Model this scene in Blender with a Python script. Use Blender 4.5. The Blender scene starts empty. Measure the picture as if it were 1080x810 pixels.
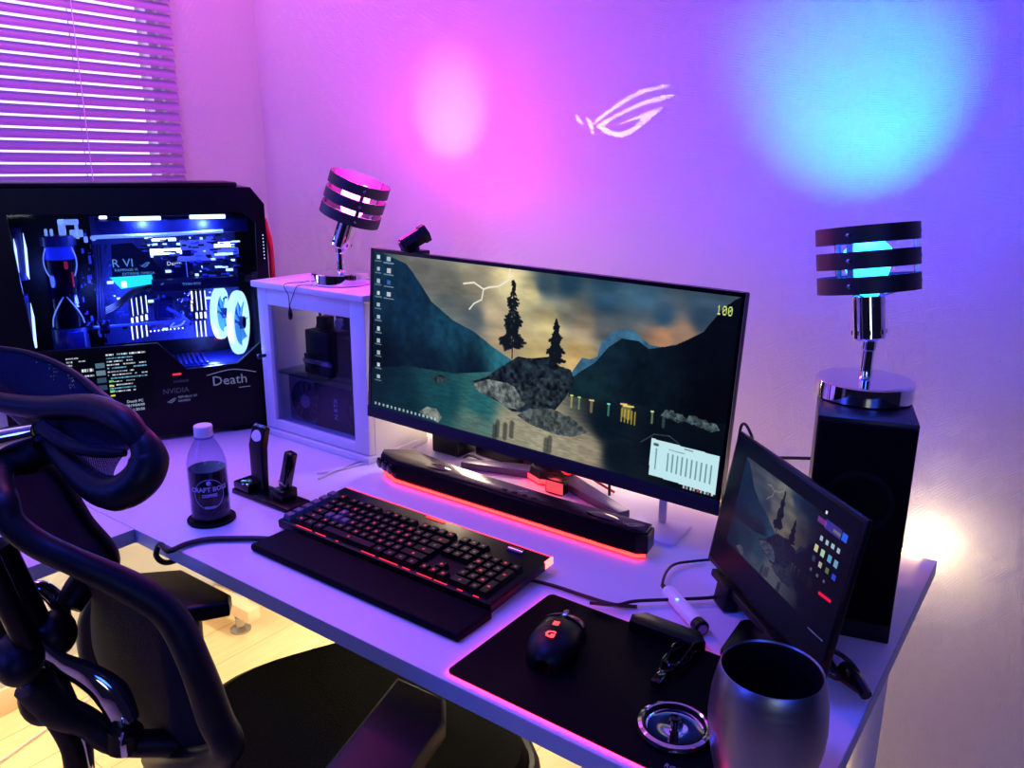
import bpy, bmesh, math, random
import numpy as np
from mathutils import Vector, Matrix
random.seed(7)
S = bpy.context.scene
C = S.collection
R = math.radians
PI = math.pi

# ------------------------------------------------------------------ camera
F_PX = 849.95
pitch, roll, yaw = R(15.224), R(0.4298), R(-36.156)
CAM = Vector((0, 0, 1.34))
fw = Vector((math.sin(yaw), math.cos(yaw), 0)); rt = Vector((math.cos(yaw), -math.sin(yaw), 0)); up = Vector((0, 0, 1))
f2 = fw*math.cos(pitch) - up*math.sin(pitch); u2 = up*math.cos(pitch) + fw*math.sin(pitch)
r3 = rt*math.cos(roll) + u2*math.sin(roll); u3 = u2*math.cos(roll) - rt*math.sin(roll)
cam = bpy.data.cameras.new('camera'); camo = bpy.data.objects.new('camera', cam); C.objects.link(camo)
m = Matrix((( r3.x, u3.x, -f2.x, CAM.x), (r3.y, u3.y, -f2.y, CAM.y), (r3.z, u3.z, -f2.z, CAM.z), (0, 0, 0, 1)))
camo.matrix_world = m
cam.sensor_width = 36; cam.lens = F_PX/1080*36; cam.clip_start = .01
S.camera = camo

def ray(x, y): return r3*((x-540)/F_PX) - u3*((y-405)/F_PX) + f2
def pz(x, y, z): d = ray(x, y); return CAM + d*((z-CAM.z)/d.z)
def py(x, y, Y): d = ray(x, y); return CAM + d*(Y/d.y)
def px(x, y, X): d = ray(x, y); return CAM + d*(X/d.x)
def ppl(x, y, P0, n): d = ray(x, y); return CAM + d*((P0-CAM).dot(n)/d.dot(n))

# ------------------------------------------------------------------ materials
def lin(c): return tuple(((v/255)/12.92 if v/255 <= .04045 else ((v/255+.055)/1.055)**2.4) for v in c)
MATS = {}
def mat(name, col, rough=.5, metal=0., emit=None, es=0., bump=None, trans=0., alpha=None, coat=0., spec=None, ior=None, var=0.):
    if name in MATS: return MATS[name]
    m = bpy.data.materials.new(name); m.use_nodes = True
    nt = m.node_tree; b = nt.nodes['Principled BSDF']
    c = lin(col)
    b.inputs['Base Color'].default_value = (*c, 1)
    b.inputs['Roughness'].default_value = rough; b.inputs['Metallic'].default_value = metal
    if spec is not None: b.inputs['Specular IOR Level'].default_value = spec
    if ior: b.inputs['IOR'].default_value = ior
    b.inputs['Coat Weight'].default_value = coat
    b.inputs['Transmission Weight'].default_value = trans
    if emit: b.inputs['Emission Color'].default_value = (*lin(emit), 1); b.inputs['Emission Strength'].default_value = es
    tc = nt.nodes.new('ShaderNodeTexCoord')
    n = nt.nodes.new('ShaderNodeTexNoise'); n.inputs['Scale'].default_value = bump[0] if bump else 60
    nt.links.new(tc.outputs['Object'], n.inputs['Vector'])
    if bump:
        bp = nt.nodes.new('ShaderNodeBump'); bp.inputs['Strength'].default_value = bump[1]; bp.inputs['Distance'].default_value = .002
        nt.links.new(n.outputs['Fac'], bp.inputs['Height']); nt.links.new(bp.outputs['Normal'], b.inputs['Normal'])
    mr = nt.nodes.new('ShaderNodeMapRange'); mr.inputs['To Min'].default_value = max(0, rough-.04); mr.inputs['To Max'].default_value = min(1, rough+.04)
    nt.links.new(n.outputs['Fac'], mr.inputs['Value']); nt.links.new(mr.outputs['Result'], b.inputs['Roughness'])
    MATS[name] = m; return m

def vcol_emit(name, strength=1., rough=.25, base=(4, 4, 6), atten=None):
    m = bpy.data.materials.new(name); m.use_nodes = True; nt = m.node_tree; b = nt.nodes['Principled BSDF']
    a = nt.nodes.new('ShaderNodeVertexColor'); a.layer_name = 'picture'
    nt.links.new(a.outputs['Color'], b.inputs['Emission Color']); b.inputs['Emission Strength'].default_value = strength
    b.inputs['Base Color'].default_value = (*lin(base), 1); b.inputs['Roughness'].default_value = rough; b.inputs['Specular IOR Level'].default_value = .07
    return m

def thin_glass(name, tint=(235, 240, 255), refl=.08, tr=.92):
    m = bpy.data.materials.new(name); m.use_nodes = True; nt = m.node_tree
    for n in list(nt.nodes): nt.nodes.remove(n)
    o = nt.nodes.new('ShaderNodeOutputMaterial'); t = nt.nodes.new('ShaderNodeBsdfTransparent'); g = nt.nodes.new('ShaderNodeBsdfGlossy')
    lw = nt.nodes.new('ShaderNodeLayerWeight'); lw.inputs['Blend'].default_value = .5
    pw_ = nt.nodes.new('ShaderNodeMath'); pw_.operation = 'POWER'; pw_.inputs[1].default_value = 4.5; nt.links.new(lw.outputs['Facing'], pw_.inputs[0])
    fr = nt.nodes.new('ShaderNodeMath'); fr.operation = 'MULTIPLY_ADD'; fr.inputs[1].default_value = .5; fr.inputs[2].default_value = .025; nt.links.new(pw_.outputs[0], fr.inputs[0])
    mx = nt.nodes.new('ShaderNodeMixShader')
    t.inputs['Color'].default_value = (*[v*tr for v in lin(tint)], 1); g.inputs['Roughness'].default_value = .03
    nt.links.new(fr.outputs[0], mx.inputs['Fac']); nt.links.new(t.outputs[0], mx.inputs[1]); nt.links.new(g.outputs[0], mx.inputs[2]); nt.links.new(mx.outputs[0], o.inputs[0])
    return m

def emis(name, col, s):
    if name in MATS: return MATS[name]
    m = bpy.data.materials.new(name); m.use_nodes = True; nt = m.node_tree; b = nt.nodes['Principled BSDF']
    b.inputs['Base Color'].default_value = (.02, .02, .02, 1)
    b.inputs['Emission Color'].default_value = (*lin(col), 1); b.inputs['Emission Strength'].default_value = s
    MATS[name] = m; return m

def weave_wall():
    m = bpy.data.materials.new('woven_wallpaper'); m.use_nodes = True; nt = m.node_tree; b = nt.nodes['Principled BSDF']; L = nt.links.new
    b.inputs['Base Color'].default_value = (.74, .74, .73, 1); b.inputs['Roughness'].default_value = .75; b.inputs['Specular IOR Level'].default_value = .25
    tc = nt.nodes.new('ShaderNodeTexCoord'); sp = nt.nodes.new('ShaderNodeSeparateXYZ'); L(tc.outputs['Object'], sp.inputs[0])
    ad = nt.nodes.new('ShaderNodeMath'); ad.operation = 'ADD'; L(sp.outputs['X'], ad.inputs[0]); L(sp.outputs['Y'], ad.inputs[1])
    cb = nt.nodes.new('ShaderNodeCombineXYZ'); L(ad.outputs[0], cb.inputs['X']); L(sp.outputs['Z'], cb.inputs['Z'])
    def wave(axis, sc):
        w = nt.nodes.new('ShaderNodeTexWave'); w.wave_type = 'BANDS'; w.bands_direction = axis; w.inputs['Scale'].default_value = sc
        w.inputs['Distortion'].default_value = 1.2; w.inputs['Detail'].default_value = 2; w.inputs['Detail Scale'].default_value = 1.5; L(cb.outputs[0], w.inputs['Vector']); return w
    wx, wz = wave('X', 125), wave('Z', 125)
    mp = nt.nodes.new('ShaderNodeMapping'); mp.inputs['Scale'].default_value = (60, 60, 60); L(cb.outputs[0], mp.inputs[0])
    v = nt.nodes.new('ShaderNodeTexVoronoi'); v.distance = 'CHEBYCHEV'; v.inputs['Scale'].default_value = 1; v.inputs['Randomness'].default_value = .75; L(mp.outputs[0], v.inputs['Vector'])
    sc = nt.nodes.new('ShaderNodeSeparateColor'); L(v.outputs['Color'], sc.inputs[0])
    gt = nt.nodes.new('ShaderNodeMath'); gt.operation = 'GREATER_THAN'; gt.inputs[1].default_value = .5; L(sc.outputs[0], gt.inputs[0])
    mx = nt.nodes.new('ShaderNodeMix'); L(gt.outputs[0], mx.inputs[0]); L(wx.outputs['Fac'], mx.inputs[2]); L(wz.outputs['Fac'], mx.inputs[3])
    bp = nt.nodes.new('ShaderNodeBump'); bp.inputs['Strength'].default_value = .85; bp.inputs['Distance'].default_value = .0016
    L(mx.outputs[0], bp.inputs['Height']); L(bp.outputs['Normal'], b.inputs['Normal'])
    return m

def wood_floor():
    m = bpy.data.materials.new('light_wood_floor'); m.use_nodes = True; nt = m.node_tree; b = nt.nodes['Principled BSDF']; L = nt.links.new
    tc = nt.nodes.new('ShaderNodeTexCoord'); mp = nt.nodes.new('ShaderNodeMapping'); mp.inputs['Scale'].default_value = (9, 1.1, 1); L(tc.outputs['Object'], mp.inputs[0])
    n = nt.nodes.new('ShaderNodeTexNoise'); n.inputs['Scale'].default_value = 5; n.inputs['Detail'].default_value = 6; L(mp.outputs[0], n.inputs[0])
    br = nt.nodes.new('ShaderNodeTexBrick'); br.inputs['Scale'].default_value = 1; br.inputs['Brick Width'].default_value = 1.4; br.inputs['Row Height'].default_value = .15; br.inputs['Mortar Size'].default_value = .0015
    br.inputs['Color1'].default_value = (.9, .9, .9, 1); br.inputs['Color2'].default_value = (1, 1, 1, 1); br.inputs['Mortar'].default_value = (.45, .4, .33, 1)
    mp2 = nt.nodes.new('ShaderNodeMapping'); mp2.inputs['Rotation'].default_value = (0, 0, PI/2); L(tc.outputs['Object'], mp2.inputs[0]); L(mp2.outputs[0], br.inputs[0])
    cr = nt.nodes.new('ShaderNodeValToRGB'); cr.color_ramp.elements[0].color = (*lin((214, 182, 130)), 1); cr.color_ramp.elements[1].color = (*lin((238, 214, 168)), 1); L(n.outputs['Fac'], cr.inputs[0])
    mx = nt.nodes.new('ShaderNodeMix'); mx.data_type = 'RGBA'; mx.blend_type = 'MULTIPLY'; mx.inputs[0].default_value = .8; L(cr.outputs[0], mx.inputs[6]); L(br.outputs['Color'], mx.inputs[7])
    L(mx.outputs[2], b.inputs['Base Color']); b.inputs['Roughness'].default_value = .4
    return m

def mesh_fabric(name, col, scale=260, hole=.42):
    """woven mesh cloth with real see-through holes"""
    m = bpy.data.materials.new(name); m.use_nodes = True; nt = m.node_tree; b = nt.nodes['Principled BSDF']; L = nt.links.new
    b.inputs['Base Color'].default_value = (*lin(col), 1); b.inputs['Roughness'].default_value = .8; b.inputs['Specular IOR Level'].default_value = .06
    tc = nt.nodes.new('ShaderNodeTexCoord'); mp = nt.nodes.new('ShaderNodeMapping'); mp.inputs['Scale'].default_value = (scale,)*3; L(tc.outputs['UV'], mp.inputs[0])
    v = nt.nodes.new('ShaderNodeTexVoronoi'); v.inputs['Scale'].default_value = 1; v.inputs['Randomness'].default_value = 0; L(mp.outputs[0], v.inputs['Vector'])
    lt = nt.nodes.new('ShaderNodeMath'); lt.operation = 'GREATER_THAN'; lt.inputs[1].default_value = hole; L(v.outputs['Distance'], lt.inputs[0]); L(lt.outputs[0], b.inputs['Alpha'])
    return m

def brushed(name, col, rough=.28):
    m = bpy.data.materials.new(name); m.use_nodes = True; nt = m.node_tree; b = nt.nodes['Principled BSDF']; L = nt.links.new
    b.inputs['Base Color'].default_value = (*lin(col), 1); b.inputs['Metallic'].default_value = 1
    tc = nt.nodes.new('ShaderNodeTexCoord'); mp = nt.nodes.new('ShaderNodeMapping'); mp.inputs['Scale'].default_value = (8, 8, 700); L(tc.outputs['Object'], mp.inputs[0])
    n = nt.nodes.new('ShaderNodeTexNoise'); n.inputs['Scale'].default_value = 1; L(mp.outputs[0], n.inputs[0])
    mr = nt.nodes.new('ShaderNodeMapRange'); mr.inputs['To Min'].default_value = rough-.08; mr.inputs['To Max'].default_value = rough+.1; L(n.outputs['Fac'], mr.inputs[0]); L(mr.outputs[0], b.inputs['Roughness'])
    bp = nt.nodes.new('ShaderNodeBump'); bp.inputs['Strength'].default_value = .08; bp.inputs['Distance'].default_value = .0005; L(n.outputs['Fac'], bp.inputs['Height']); L(bp.outputs['Normal'], b.inputs['Normal'])
    return m

M_white = mat('white_laminate', (214, 214, 216), .38)
M_whitep = mat('white_painted_wood', (216, 214, 214), .45)
M_black = mat('matte_black_plastic', (8, 8, 11), .45, spec=.22)
M_black2 = mat('satin_black_plastic', (6, 7, 10), .3, spec=.25)
M_gloss = mat('glossy_black_plastic', (6, 6, 8), .08)
M_rubber = mat('black_rubber', (7, 7, 9), .7, spec=.15)
M_dark = mat('dark_grey_plastic', (20, 22, 28), .45, spec=.3)
M_slate = mat('slate_grey_chin', (30, 38, 46), .5, spec=.12)
M_chrome = mat('polished_chrome', (225, 225, 228), .06, 1.)
M_steel = mat('satin_steel', (170, 172, 178), .22, 1.)
M_wallp = weave_wall()
M_floor = wood_floor()
M_cable = mat('black_cable', (8, 8, 9), .5)
M_wcable = mat('white_cable', (200, 200, 205), .5)
M_cream = mat('cream_wood', (226, 204, 168), .5)

# ------------------------------------------------------------------ mesh builder
class MB:
    def __init__(s): s.bm = bmesh.new(); s.mi = 0
    def _tag(s, faces):
        for f in faces: f.material_index = s.mi
    def box(s, lo, hi, bev=0, seg=2, M=None):
        r = bmesh.ops.create_cube(s.bm, size=1); vs = r['verts']
        lo, hi = Vector(lo), Vector(hi)
        for v in vs: v.co = Vector(((lo[i]+hi[i])/2 + v.co[i]*(hi[i]-lo[i]) for i in range(3)))
        fs = set(f for v in vs for f in v.link_faces)
        if bev:
            es = list(set(e for v in vs for e in v.link_edges))
            r = bmesh.ops.bevel(s.bm, geom=vs+es, offset=bev, segments=seg, profile=.5, affect='EDGES')
            fs = set(r['faces']) | set(f for f in fs if f.is_valid)
            vs = list(set(v for f in fs for v in f.verts))
        if M:
            for v in vs: v.co = M @ v.co
        s._tag(fs); return s
    def prism(s, pts, z0, z1, bev=0, M=None, seg=2):
        """pts: outline (x,y); extruded z0..z1"""
        a = sum(pts[i][0]*pts[(i+1) % len(pts)][1]-pts[(i+1) % len(pts)][0]*pts[i][1] for i in range(len(pts)))
        if a < 0: pts = pts[::-1]
        lo = [s.bm.verts.new((x, y, z0)) for x, y in pts]; hi = [s.bm.verts.new((x, y, z1)) for x, y in pts]
        n = len(pts); fs = [s.bm.faces.new(lo[::-1]), s.bm.faces.new(hi)]
        for i in range(n): fs.append(s.bm.faces.new((lo[i], lo[(i+1) % n], hi[(i+1) % n], hi[i])))
        vs = lo+hi
        if bev:
            es = list(set(e for e in fs[1].edges)) + list(set(e for e in fs[0].edges))
            r = bmesh.ops.bevel(s.bm, geom=es, offset=bev, segments=seg, profile=.5, affect='EDGES')
            fs = set(r['faces']) | set(f for f in fs if f.is_valid)
            vs = list(set(v for f in fs for v in f.verts))
        if M:
            for v in vs: v.co = M @ v.co
        s._tag(fs); return s
    def lathe(s, prof, n=40, M=None, cap=True):
        rings = []
        for r, z in prof:
            rings.append([s.bm.verts.new((r*math.cos(2*PI*i/n), r*math.sin(2*PI*i/n), z)) for i in range(n)] if r > 1e-6 else [s.bm.verts.new((0, 0, z))])
        fs = []
        for a, b in zip(rings, rings[1:]):
            for i in range(n):
                j = (i+1) % n
                if len(a) == 1 and len(b) == 1: continue
                if len(a) == 1: fs.append(s.bm.faces.new((a[0], b[j], b[i])))
                elif len(b) == 1: fs.append(s.bm.faces.new((a[i], a[j], b[0])))
                else: fs.append(s.bm.faces.new((a[i], a[j], b[j], b[i])))
        if cap:
            if len(rings[0]) > 1: fs.append(s.bm.faces.new(rings[0][::-1]))
            if len(rings[-1]) > 1: fs.append(s.bm.faces.new(rings[-1]))
        if M:
            for rr in rings:
                for v in rr: v.co = M @ v.co
        s._tag(fs); return s
    def tube(s, pts, r, n=10, smooth=True, flat=None, closed=False):
        """r number or list; flat=(factor, axis vector) squashes the section"""
        P = [Vector(p) for p in pts]
        rs = list(r) if hasattr(r, '__len__') else [r]*len(P)
        if smooth and len(P) > 2:
            Q, q = [], []; N = len(P); k = 6
            rng = range(N if closed else N-1)
            for i in rng:
                g = (lambda j: P[j % N]) if closed else (lambda j: P[min(max(j, 0), N-1)])
                p0, p1, p2, p3 = g(i-1), g(i), g(i+1), g(i+2)
                for t in range(k):
                    u = t/k
                    Q.append(.5*((2*p1)+(-p0+p2)*u+(2*p0-5*p1+4*p2-p3)*u*u+(-p0+3*p1-3*p2+p3)*u**3)); q.append(rs[i]*(1-u)+rs[(i+1) % N]*u)
            if not closed: Q.append(P[-1]); q.append(rs[-1])
            P, rs = Q, q
        N = len(P); rings = []; prev = None
        for i, p in enumerate(P):
            a = P[(i-1) % N] if closed or i > 0 else P[0]; b = P[(i+1) % N] if closed or i < N-1 else P[-1]
            t = (b-a).normalized()
            if flat:
                ax = Vector(flat[1]); w = (ax - t*ax.dot(t)).normalized(); o = t.cross(w)
                rings.append([s.bm.verts.new(p + w*(math.cos(2*PI*j/n)*rs[i]*flat[0]) + o*(math.sin(2*PI*j/n)*rs[i])) for j in range(n)]); continue
            if prev is None: prev = t.orthogonal().normalized()
            o = (prev - t*prev.dot(t)).normalized(); prev = o; w = t.cross(o)
            rings.append([s.bm.verts.new(p + (o*math.cos(2*PI*j/n) + w*math.sin(2*PI*j/n))*rs[i]) for j in range(n)])
        fs = []
        pairs = list(zip(rings, rings[1:])) + ([(rings[-1], rings[0])] if closed else [])
        for a, b in pairs:
            for j in range(n): k2 = (j+1) % n; fs.append(s.bm.faces.new((a[j], a[k2], b[k2], b[j])))
        if not closed: fs.append(s.bm.faces.new(rings[0][::-1])); fs.append(s.bm.faces.new(rings[-1]))
        s._tag(fs); return s
    def ball(s, c, r, sc=(1, 1, 1), n=16, M=None):
        q = bmesh.ops.create_uvsphere(s.bm, u_segments=n*2, v_segments=n, radius=r)
        for v in q['verts']: v.co = Vector((v.co.x*sc[0]+c[0], v.co.y*sc[1]+c[1], v.co.z*sc[2]+c[2]))
        if M:
            for v in q['verts']: v.co = M @ v.co
        s._tag(set(f for v in q['verts'] for f in v.link_faces)); return s
    def grid(s, fn, nu, nv, uvs=None):
        V = [[s.bm.verts.new(fn(i/nu, j/nv)) for i in range(nu+1)] for j in range(nv+1)]
        uv = s.bm.loops.layers.uv.verify(); fs = []
        for j in range(nv):
            for i in range(nu):
                f = s.bm.faces.new((V[j][i], V[j][i+1], V[j+1][i+1], V[j+1][i])); fs.append(f)
                for l, (a, b) in zip(f.loops, ((i, j), (i+1, j), (i+1, j+1), (i, j+1))):
                    l[uv].uv = (a/nu*(uvs[0] if uvs else 1), b/nv*(uvs[1] if uvs else 1))
        s._tag(fs); return s
    def poly(s, pts3):
        f = s.bm.faces.new([s.bm.verts.new(p) for p in pts3]); s._tag([f]); return s

def obj(name, mb, m, parent=None, loc=None, rot=None, smooth=True, label=None, world=False):
    me = bpy.data.meshes.new(name); bmesh.ops.recalc_face_normals(mb.bm, faces=mb.bm.faces) if not getattr(mb, 'keep', False) else None
    if world and parent is not None:
        inv = parent.matrix_basis.inverted() if parent.parent is None else (parent.parent.matrix_basis @ parent.matrix_basis).inverted()
        mb.bm.transform(inv)
    mb.bm.to_mesh(me); mb.bm.free()
    for mm in (m if isinstance(m, (list, tuple)) else [m]): me.materials.append(mm)
    if smooth:
        me.polygons.foreach_set('use_smooth', [True]*len(me.polygons))
        me.set_sharp_from_angle(angle=R(35))
    o = bpy.data.objects.new(name, me); C.objects.link(o)
    if parent is not None: o.parent = parent
    if loc: o.location = loc
    if rot: o.rotation_euler = rot
    if label: o['label'] = label
    return o
def thing(name, label, cat, loc=(0, 0, 0), rotz=0, group=None):
    o = bpy.data.objects.new(name, None); C.objects.link(o); o.empty_display_size = .02
    o.location = loc; o.rotation_euler = (0, 0, rotz); o['label'] = label; o['category'] = cat
    if group: o['group'] = group
    return o
def tag(o, label, cat, group=None):
    o['label'] = label; o['category'] = cat
    if group: o['group'] = group
    return o
def struct(name, mb, m, parent=None):
    o = obj(name, mb, m, parent)
    if parent is None: o['kind'] = 'structure'
    return o
def recenter(o):
    """put the origin of a single-mesh thing at its base"""
    me = o.data; co = np.empty(len(me.vertices)*3); me.vertices.foreach_get('co', co); co = co.reshape(-1, 3)
    c = Vector(((co[:, 0].min()+co[:, 0].max())/2, (co[:, 1].min()+co[:, 1].max())/2, co[:, 2].min()))
    me.transform(Matrix.Translation(-c)); o.location = c; return o
def text_mesh(name, body, size, m, parent, M, extrude=0.0002, align='LEFT', space=1., label=None, bold=0):
    cu = bpy.data.curves.new(name, 'FONT'); cu.body = body; cu.size = size; cu.extrude = extrude; cu.align_x = align; cu.space_character = space; cu.offset = bold; cu.resolution_u = 2
    t = bpy.data.objects.new('tmp', cu); C.objects.link(t)
    dg = bpy.context.evaluated_depsgraph_get(); me = bpy.data.meshes.new_from_object(t.evaluated_get(dg))
    bpy.data.objects.remove(t); bpy.data.curves.remove(cu)
    me.transform(M); me.materials.clear(); me.materials.append(m); me.name = name
    o = bpy.data.objects.new(name, me); C.objects.link(o); o.parent = parent
    if label: o['label'] = label
    return o
def light(name, kind, loc, energy, col, size=.02, **k):
    l = bpy.data.lights.new(name, kind); l.energy = energy; l.color = col
    if kind == 'AREA': l.size = size
    elif kind != 'SUN': l.shadow_soft_size = size
    for a, b in k.items():
        if a != 'rot': setattr(l, a, b)
    o = bpy.data.objects.new(name, l); C.objects.link(o); o.location = loc
    if 'rot' in k: o.rotation_euler = k['rot']
    return o

# emblem (stylised eye) in px of the photograph
EM = [
 [(335,425),(345,405),(352,395),(430,335),(500,285),(560,245),(630,208),(720,185),(780,176),(840,172),(800,192),(720,212),(650,232),(580,262),(500,315),(430,362),(365,410),(340,432),(332,440),(330,460),(343,497),(330,490),(318,470),(305,435),(290,400),(280,368),(296,382),(315,400)],
 [(350,440),(400,405),(450,377),(500,350),(600,300),(700,262),(790,238),(858,235),(840,255),(760,280),(680,300),(600,325),(500,372),(440,408),(402,440),(450,468),(510,476),(560,460),(610,425),(640,388),(560,410),(480,432),(560,398),(640,362),(710,335),(780,315),(740,355),(690,400),(620,455),(560,495),(510,512),(450,500),(400,478)],
 [(222,358),(240,380),(258,405),(275,432),(255,425),(235,402),(225,380)]]
def emblem_xy(w):
    """emblem polygons, width w, centred"""
    return [[((x-540)/640*w, -(y-342)/640*w) for x, y in p] for p in EM]
def emblem(mb, w, z0, z1, M=None):
    for p in emblem_xy(w): mb.prism(p, z0, z1, M=M)
    return mb

# ------------------------------------------------------------------ picture painter
FONT = {'0':'01110100011001110101110011000101110','1':'00100011000010000100001000010001110','2':'01110100010000100010001000100011111','4':'00010001100101010010111110001000010','9':'01110100011000101111000010001001100'}
class Paint:
    def __init__(s, W, H):
        s.W, s.H = W, H
        s.u, s.v = np.meshgrid((np.arange(W)+.5)/W, (np.arange(H)+.5)/H)   # v from bottom
        s.img = np.zeros((H, W, 3))
    def poly_mask(s, pts):
        m = np.zeros((s.H, s.W), bool); n = len(pts)
        for i in range(n):
            x0, y0 = pts[i]; x1, y1 = pts[(i+1) % n]
            if y0 == y1: continue
            c = ((s.v >= min(y0, y1)) & (s.v < max(y0, y1)) & (s.u < x0+(s.v-y0)*(x1-x0)/(y1-y0)))
            m ^= c
        return m
    def poly(s, pts, col, a=1., noise=None, seed=0, sc=60):
        m = s.poly_mask(pts); c = np.array(col, float)
        if noise is None: s.img[m] = s.img[m]*(1-a)+c*a
        else:
            n = s.noise(sc, seed)[m][:, None]; s.img[m] = s.img[m]*(1-a)+(c*(1+noise*(n-.5)*2)).clip(0, 255)*a
    def noise(s, sc, seed=0, octv=3, ax=1., ay=1.):
        rg = np.random.RandomState(seed); out = np.zeros((s.H, s.W)); amp = 1; tot = 0
        asp = s.W/s.H
        for o in range(octv):
            gx, gy = int(sc*ax)+2, int(sc*ay/asp)+2
            g = rg.rand(gy+2, gx+2); X = s.u*gx; Y = s.v*gy
            xi, yi = X.astype(int), Y.astype(int); fx, fy = X-xi, Y-yi; fx = fx*fx*(3-2*fx); fy = fy*fy*(3-2*fy)
            out += amp*((g[yi, xi]*(1-fx)+g[yi, xi+1]*fx)*(1-fy)+(g[yi+1, xi]*(1-fx)+g[yi+1, xi+1]*fx)*fy); tot += amp; amp *= .55; sc *= 2
        return out/tot
    def blobs(s, pts, p=3.):
        """smooth colour field from control points (u,v,rgb)"""
        asp = s.W/s.H; num = 0; den = 0
        for u, v, c in pts:
            w = 1/((((s.u-u)*asp)**2+(s.v-v)**2+1e-4)**(p/2)); num = num+w[..., None]*np.array(c, float); den = den+w
        return num/den[..., None]
    def line(s, pts, w, col, a=1.):
        asp = s.W/s.H
        for (x0, y0), (x1, y1) in zip(pts, pts[1:]):
            dx, dy = (x1-x0)*asp, y1-y0; L = dx*dx+dy*dy+1e-12
            t = (((s.u-x0)*asp*dx+(s.v-y0)*dy)/L).clip(0, 1)
            d = np.hypot((s.u-x0)*asp-t*dx, (s.v-y0)-t*dy); k = ((w-d)/w*2).clip(0, 1)[..., None]*a
            s.img = s.img*(1-k)+np.array(col, float)*k
    def rect(s, u0, v0, u1, v1, col, a=1.):
        m = (s.u >= u0) & (s.u < u1) & (s.v >= v0) & (s.v < v1); s.img[m] = s.img[m]*(1-a)+np.array(col, float)*a
    def to_mesh(s, name, fn, m, parent, label=None):
        W, H = s.W, s.H; me = bpy.data.meshes.new(name)
        uu, vv = np.meshgrid(np.arange(W+1)/W, np.arange(H+1)/H)
        co = fn(uu.ravel(), vv.ravel()).astype(np.float32)
        idx = np.arange((W+1)*(H+1)).reshape(H+1, W+1)
        q = np.stack([idx[:-1, :-1], idx[:-1, 1:], idx[1:, 1:], idx[1:, :-1]], -1).reshape(-1, 4)
        me.vertices.add(len(co)); me.vertices.foreach_set('co', co.ravel())
        me.loops.add(q.size); me.loops.foreach_set('vertex_index', q.ravel().astype(np.int32))
        me.polygons.add(len(q)); me.polygons.foreach_set('loop_start', np.arange(0, q.size, 4, dtype=np.int32))
        me.update(calc_edges=True)
        a = me.color_attributes.new('picture', 'FLOAT_COLOR', 'CORNER')
        c = (s.img.reshape(-1, 3)/255).clip(0, 1); c = np.where(c <= .04045, c/12.92, ((c+.055)/1.055)**2.4)
        c = np.concatenate([c, np.ones((len(c), 1))], 1); c = np.repeat(c, 4, 0).astype(np.float32); a.data.foreach_set('color', c.ravel())
        me.materials.append(m); o = bpy.data.objects.new(name, me); C.objects.link(o); o.parent = parent
        if label: o['label'] = label
        return o

# ================================================================== ROOM
XW, YW, ZC = -2.05, 1.56, 2.45
struct('wall_back', MB().box((XW-.1, YW, 0), (1.6, YW+.1, ZC)), M_wallp)
struct('floor', MB().box((XW-.1, -2.2, -.05), (1.6, YW+.1, 0)), M_floor)
struct('ceiling', MB().box((XW-.1, -2.2, ZC), (1.6, YW+.1, ZC+.05)), mat('ceiling_white', (200, 200, 200), .9))
# left wall with a window opening
WY0, WY1, WZ0, WZ1 = -.1, 1.26, 1.0, 2.1
wl = MB()
wl.box((XW-.1, -2.2, 0), (XW, YW, WZ0)); wl.box((XW-.1, -2.2, WZ1), (XW, YW, ZC)); wl.box((XW-.1, -2.2, WZ0), (XW, WY0, WZ1)); wl.box((XW-.1, WY1, WZ0), (XW, YW, WZ1))
struct('wall_left', wl, M_wallp)
struct('baseboard_left', MB().box((XW, -2.2, 0), (XW+.012, YW-.012, .07), .002), M_cream)
struct('baseboard_back', MB().box((XW+.012, YW-.012, 0), (1.6, YW, .07), .002), M_cream)
w1 = bpy.data.objects.new('window_1', None); C.objects.link(w1); w1.location = (XW-.05, (WY0+WY1)/2, WZ0); w1['kind'] = 'structure'
fr = MB(); hw = (WY1-WY0)/2
fr.box((-.03, -hw, 0), (.03, -hw+.02, WZ1-WZ0)); fr.box((-.03, hw-.02, 0), (.03, hw, WZ1-WZ0)); fr.box((-.03, -hw, 0), (.03, hw, .04)); fr.box((-.03, -hw, WZ1-WZ0-.04), (.03, hw, WZ1-WZ0)); fr.box((-.02, -.02, 0), (.02, .02, WZ1-WZ0))
obj('window_frame', fr, M_whitep, w1)
obj('window_pane', MB().box((-.008, -hw+.03, .03), (-.002, hw-.03, WZ1-WZ0-.03)), emis('frosted_daylight_pane', (225, 200, 255), 2.0), w1)

# venetian blind
bl = thing('venetian_blind', 'white horizontal venetian blind hanging in front of the window on the left', 'blind', (XW+.035, .55, 1.03))
M_slat = mat('white_blind_slat', (160, 132, 170), .45)
pitch_b, nsl = .0262, 36
slat_me = None
for k in range(nsl):
    if slat_me is None:
        sm = MB()
        def sf(u, v):
            a = R(68); w = (v-.5)*.0232; bow = .0022*(1-(2*v-1)**2)
            return Vector((-w*math.cos(a)-bow*math.sin(a)*-1, -.75+u*1.475, w*math.sin(a)))
        sm.grid(sf, 1, 6)
        so = obj('slat', sm, M_slat, bl, loc=(0, 0, .03+k*pitch_b)); slat_me = so
    else:
        so = slat_me.copy(); C.objects.link(so); so.parent = bl; so.location = (0, 0, .03+k*pitch_b)
for yy in (-.45, .02, .47):
    ld = MB(); ld.box((.0115, yy-.0012, .0), (.0125, yy+.0012, .03+nsl*pitch_b)); ld.box((-.0125, yy-.0012, .0), (-.0115, yy+.0012, .03+nsl*pitch_b))
    obj('ladder_cord', ld, mat('blind_cord', (225, 215, 228), .6), bl)
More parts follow.
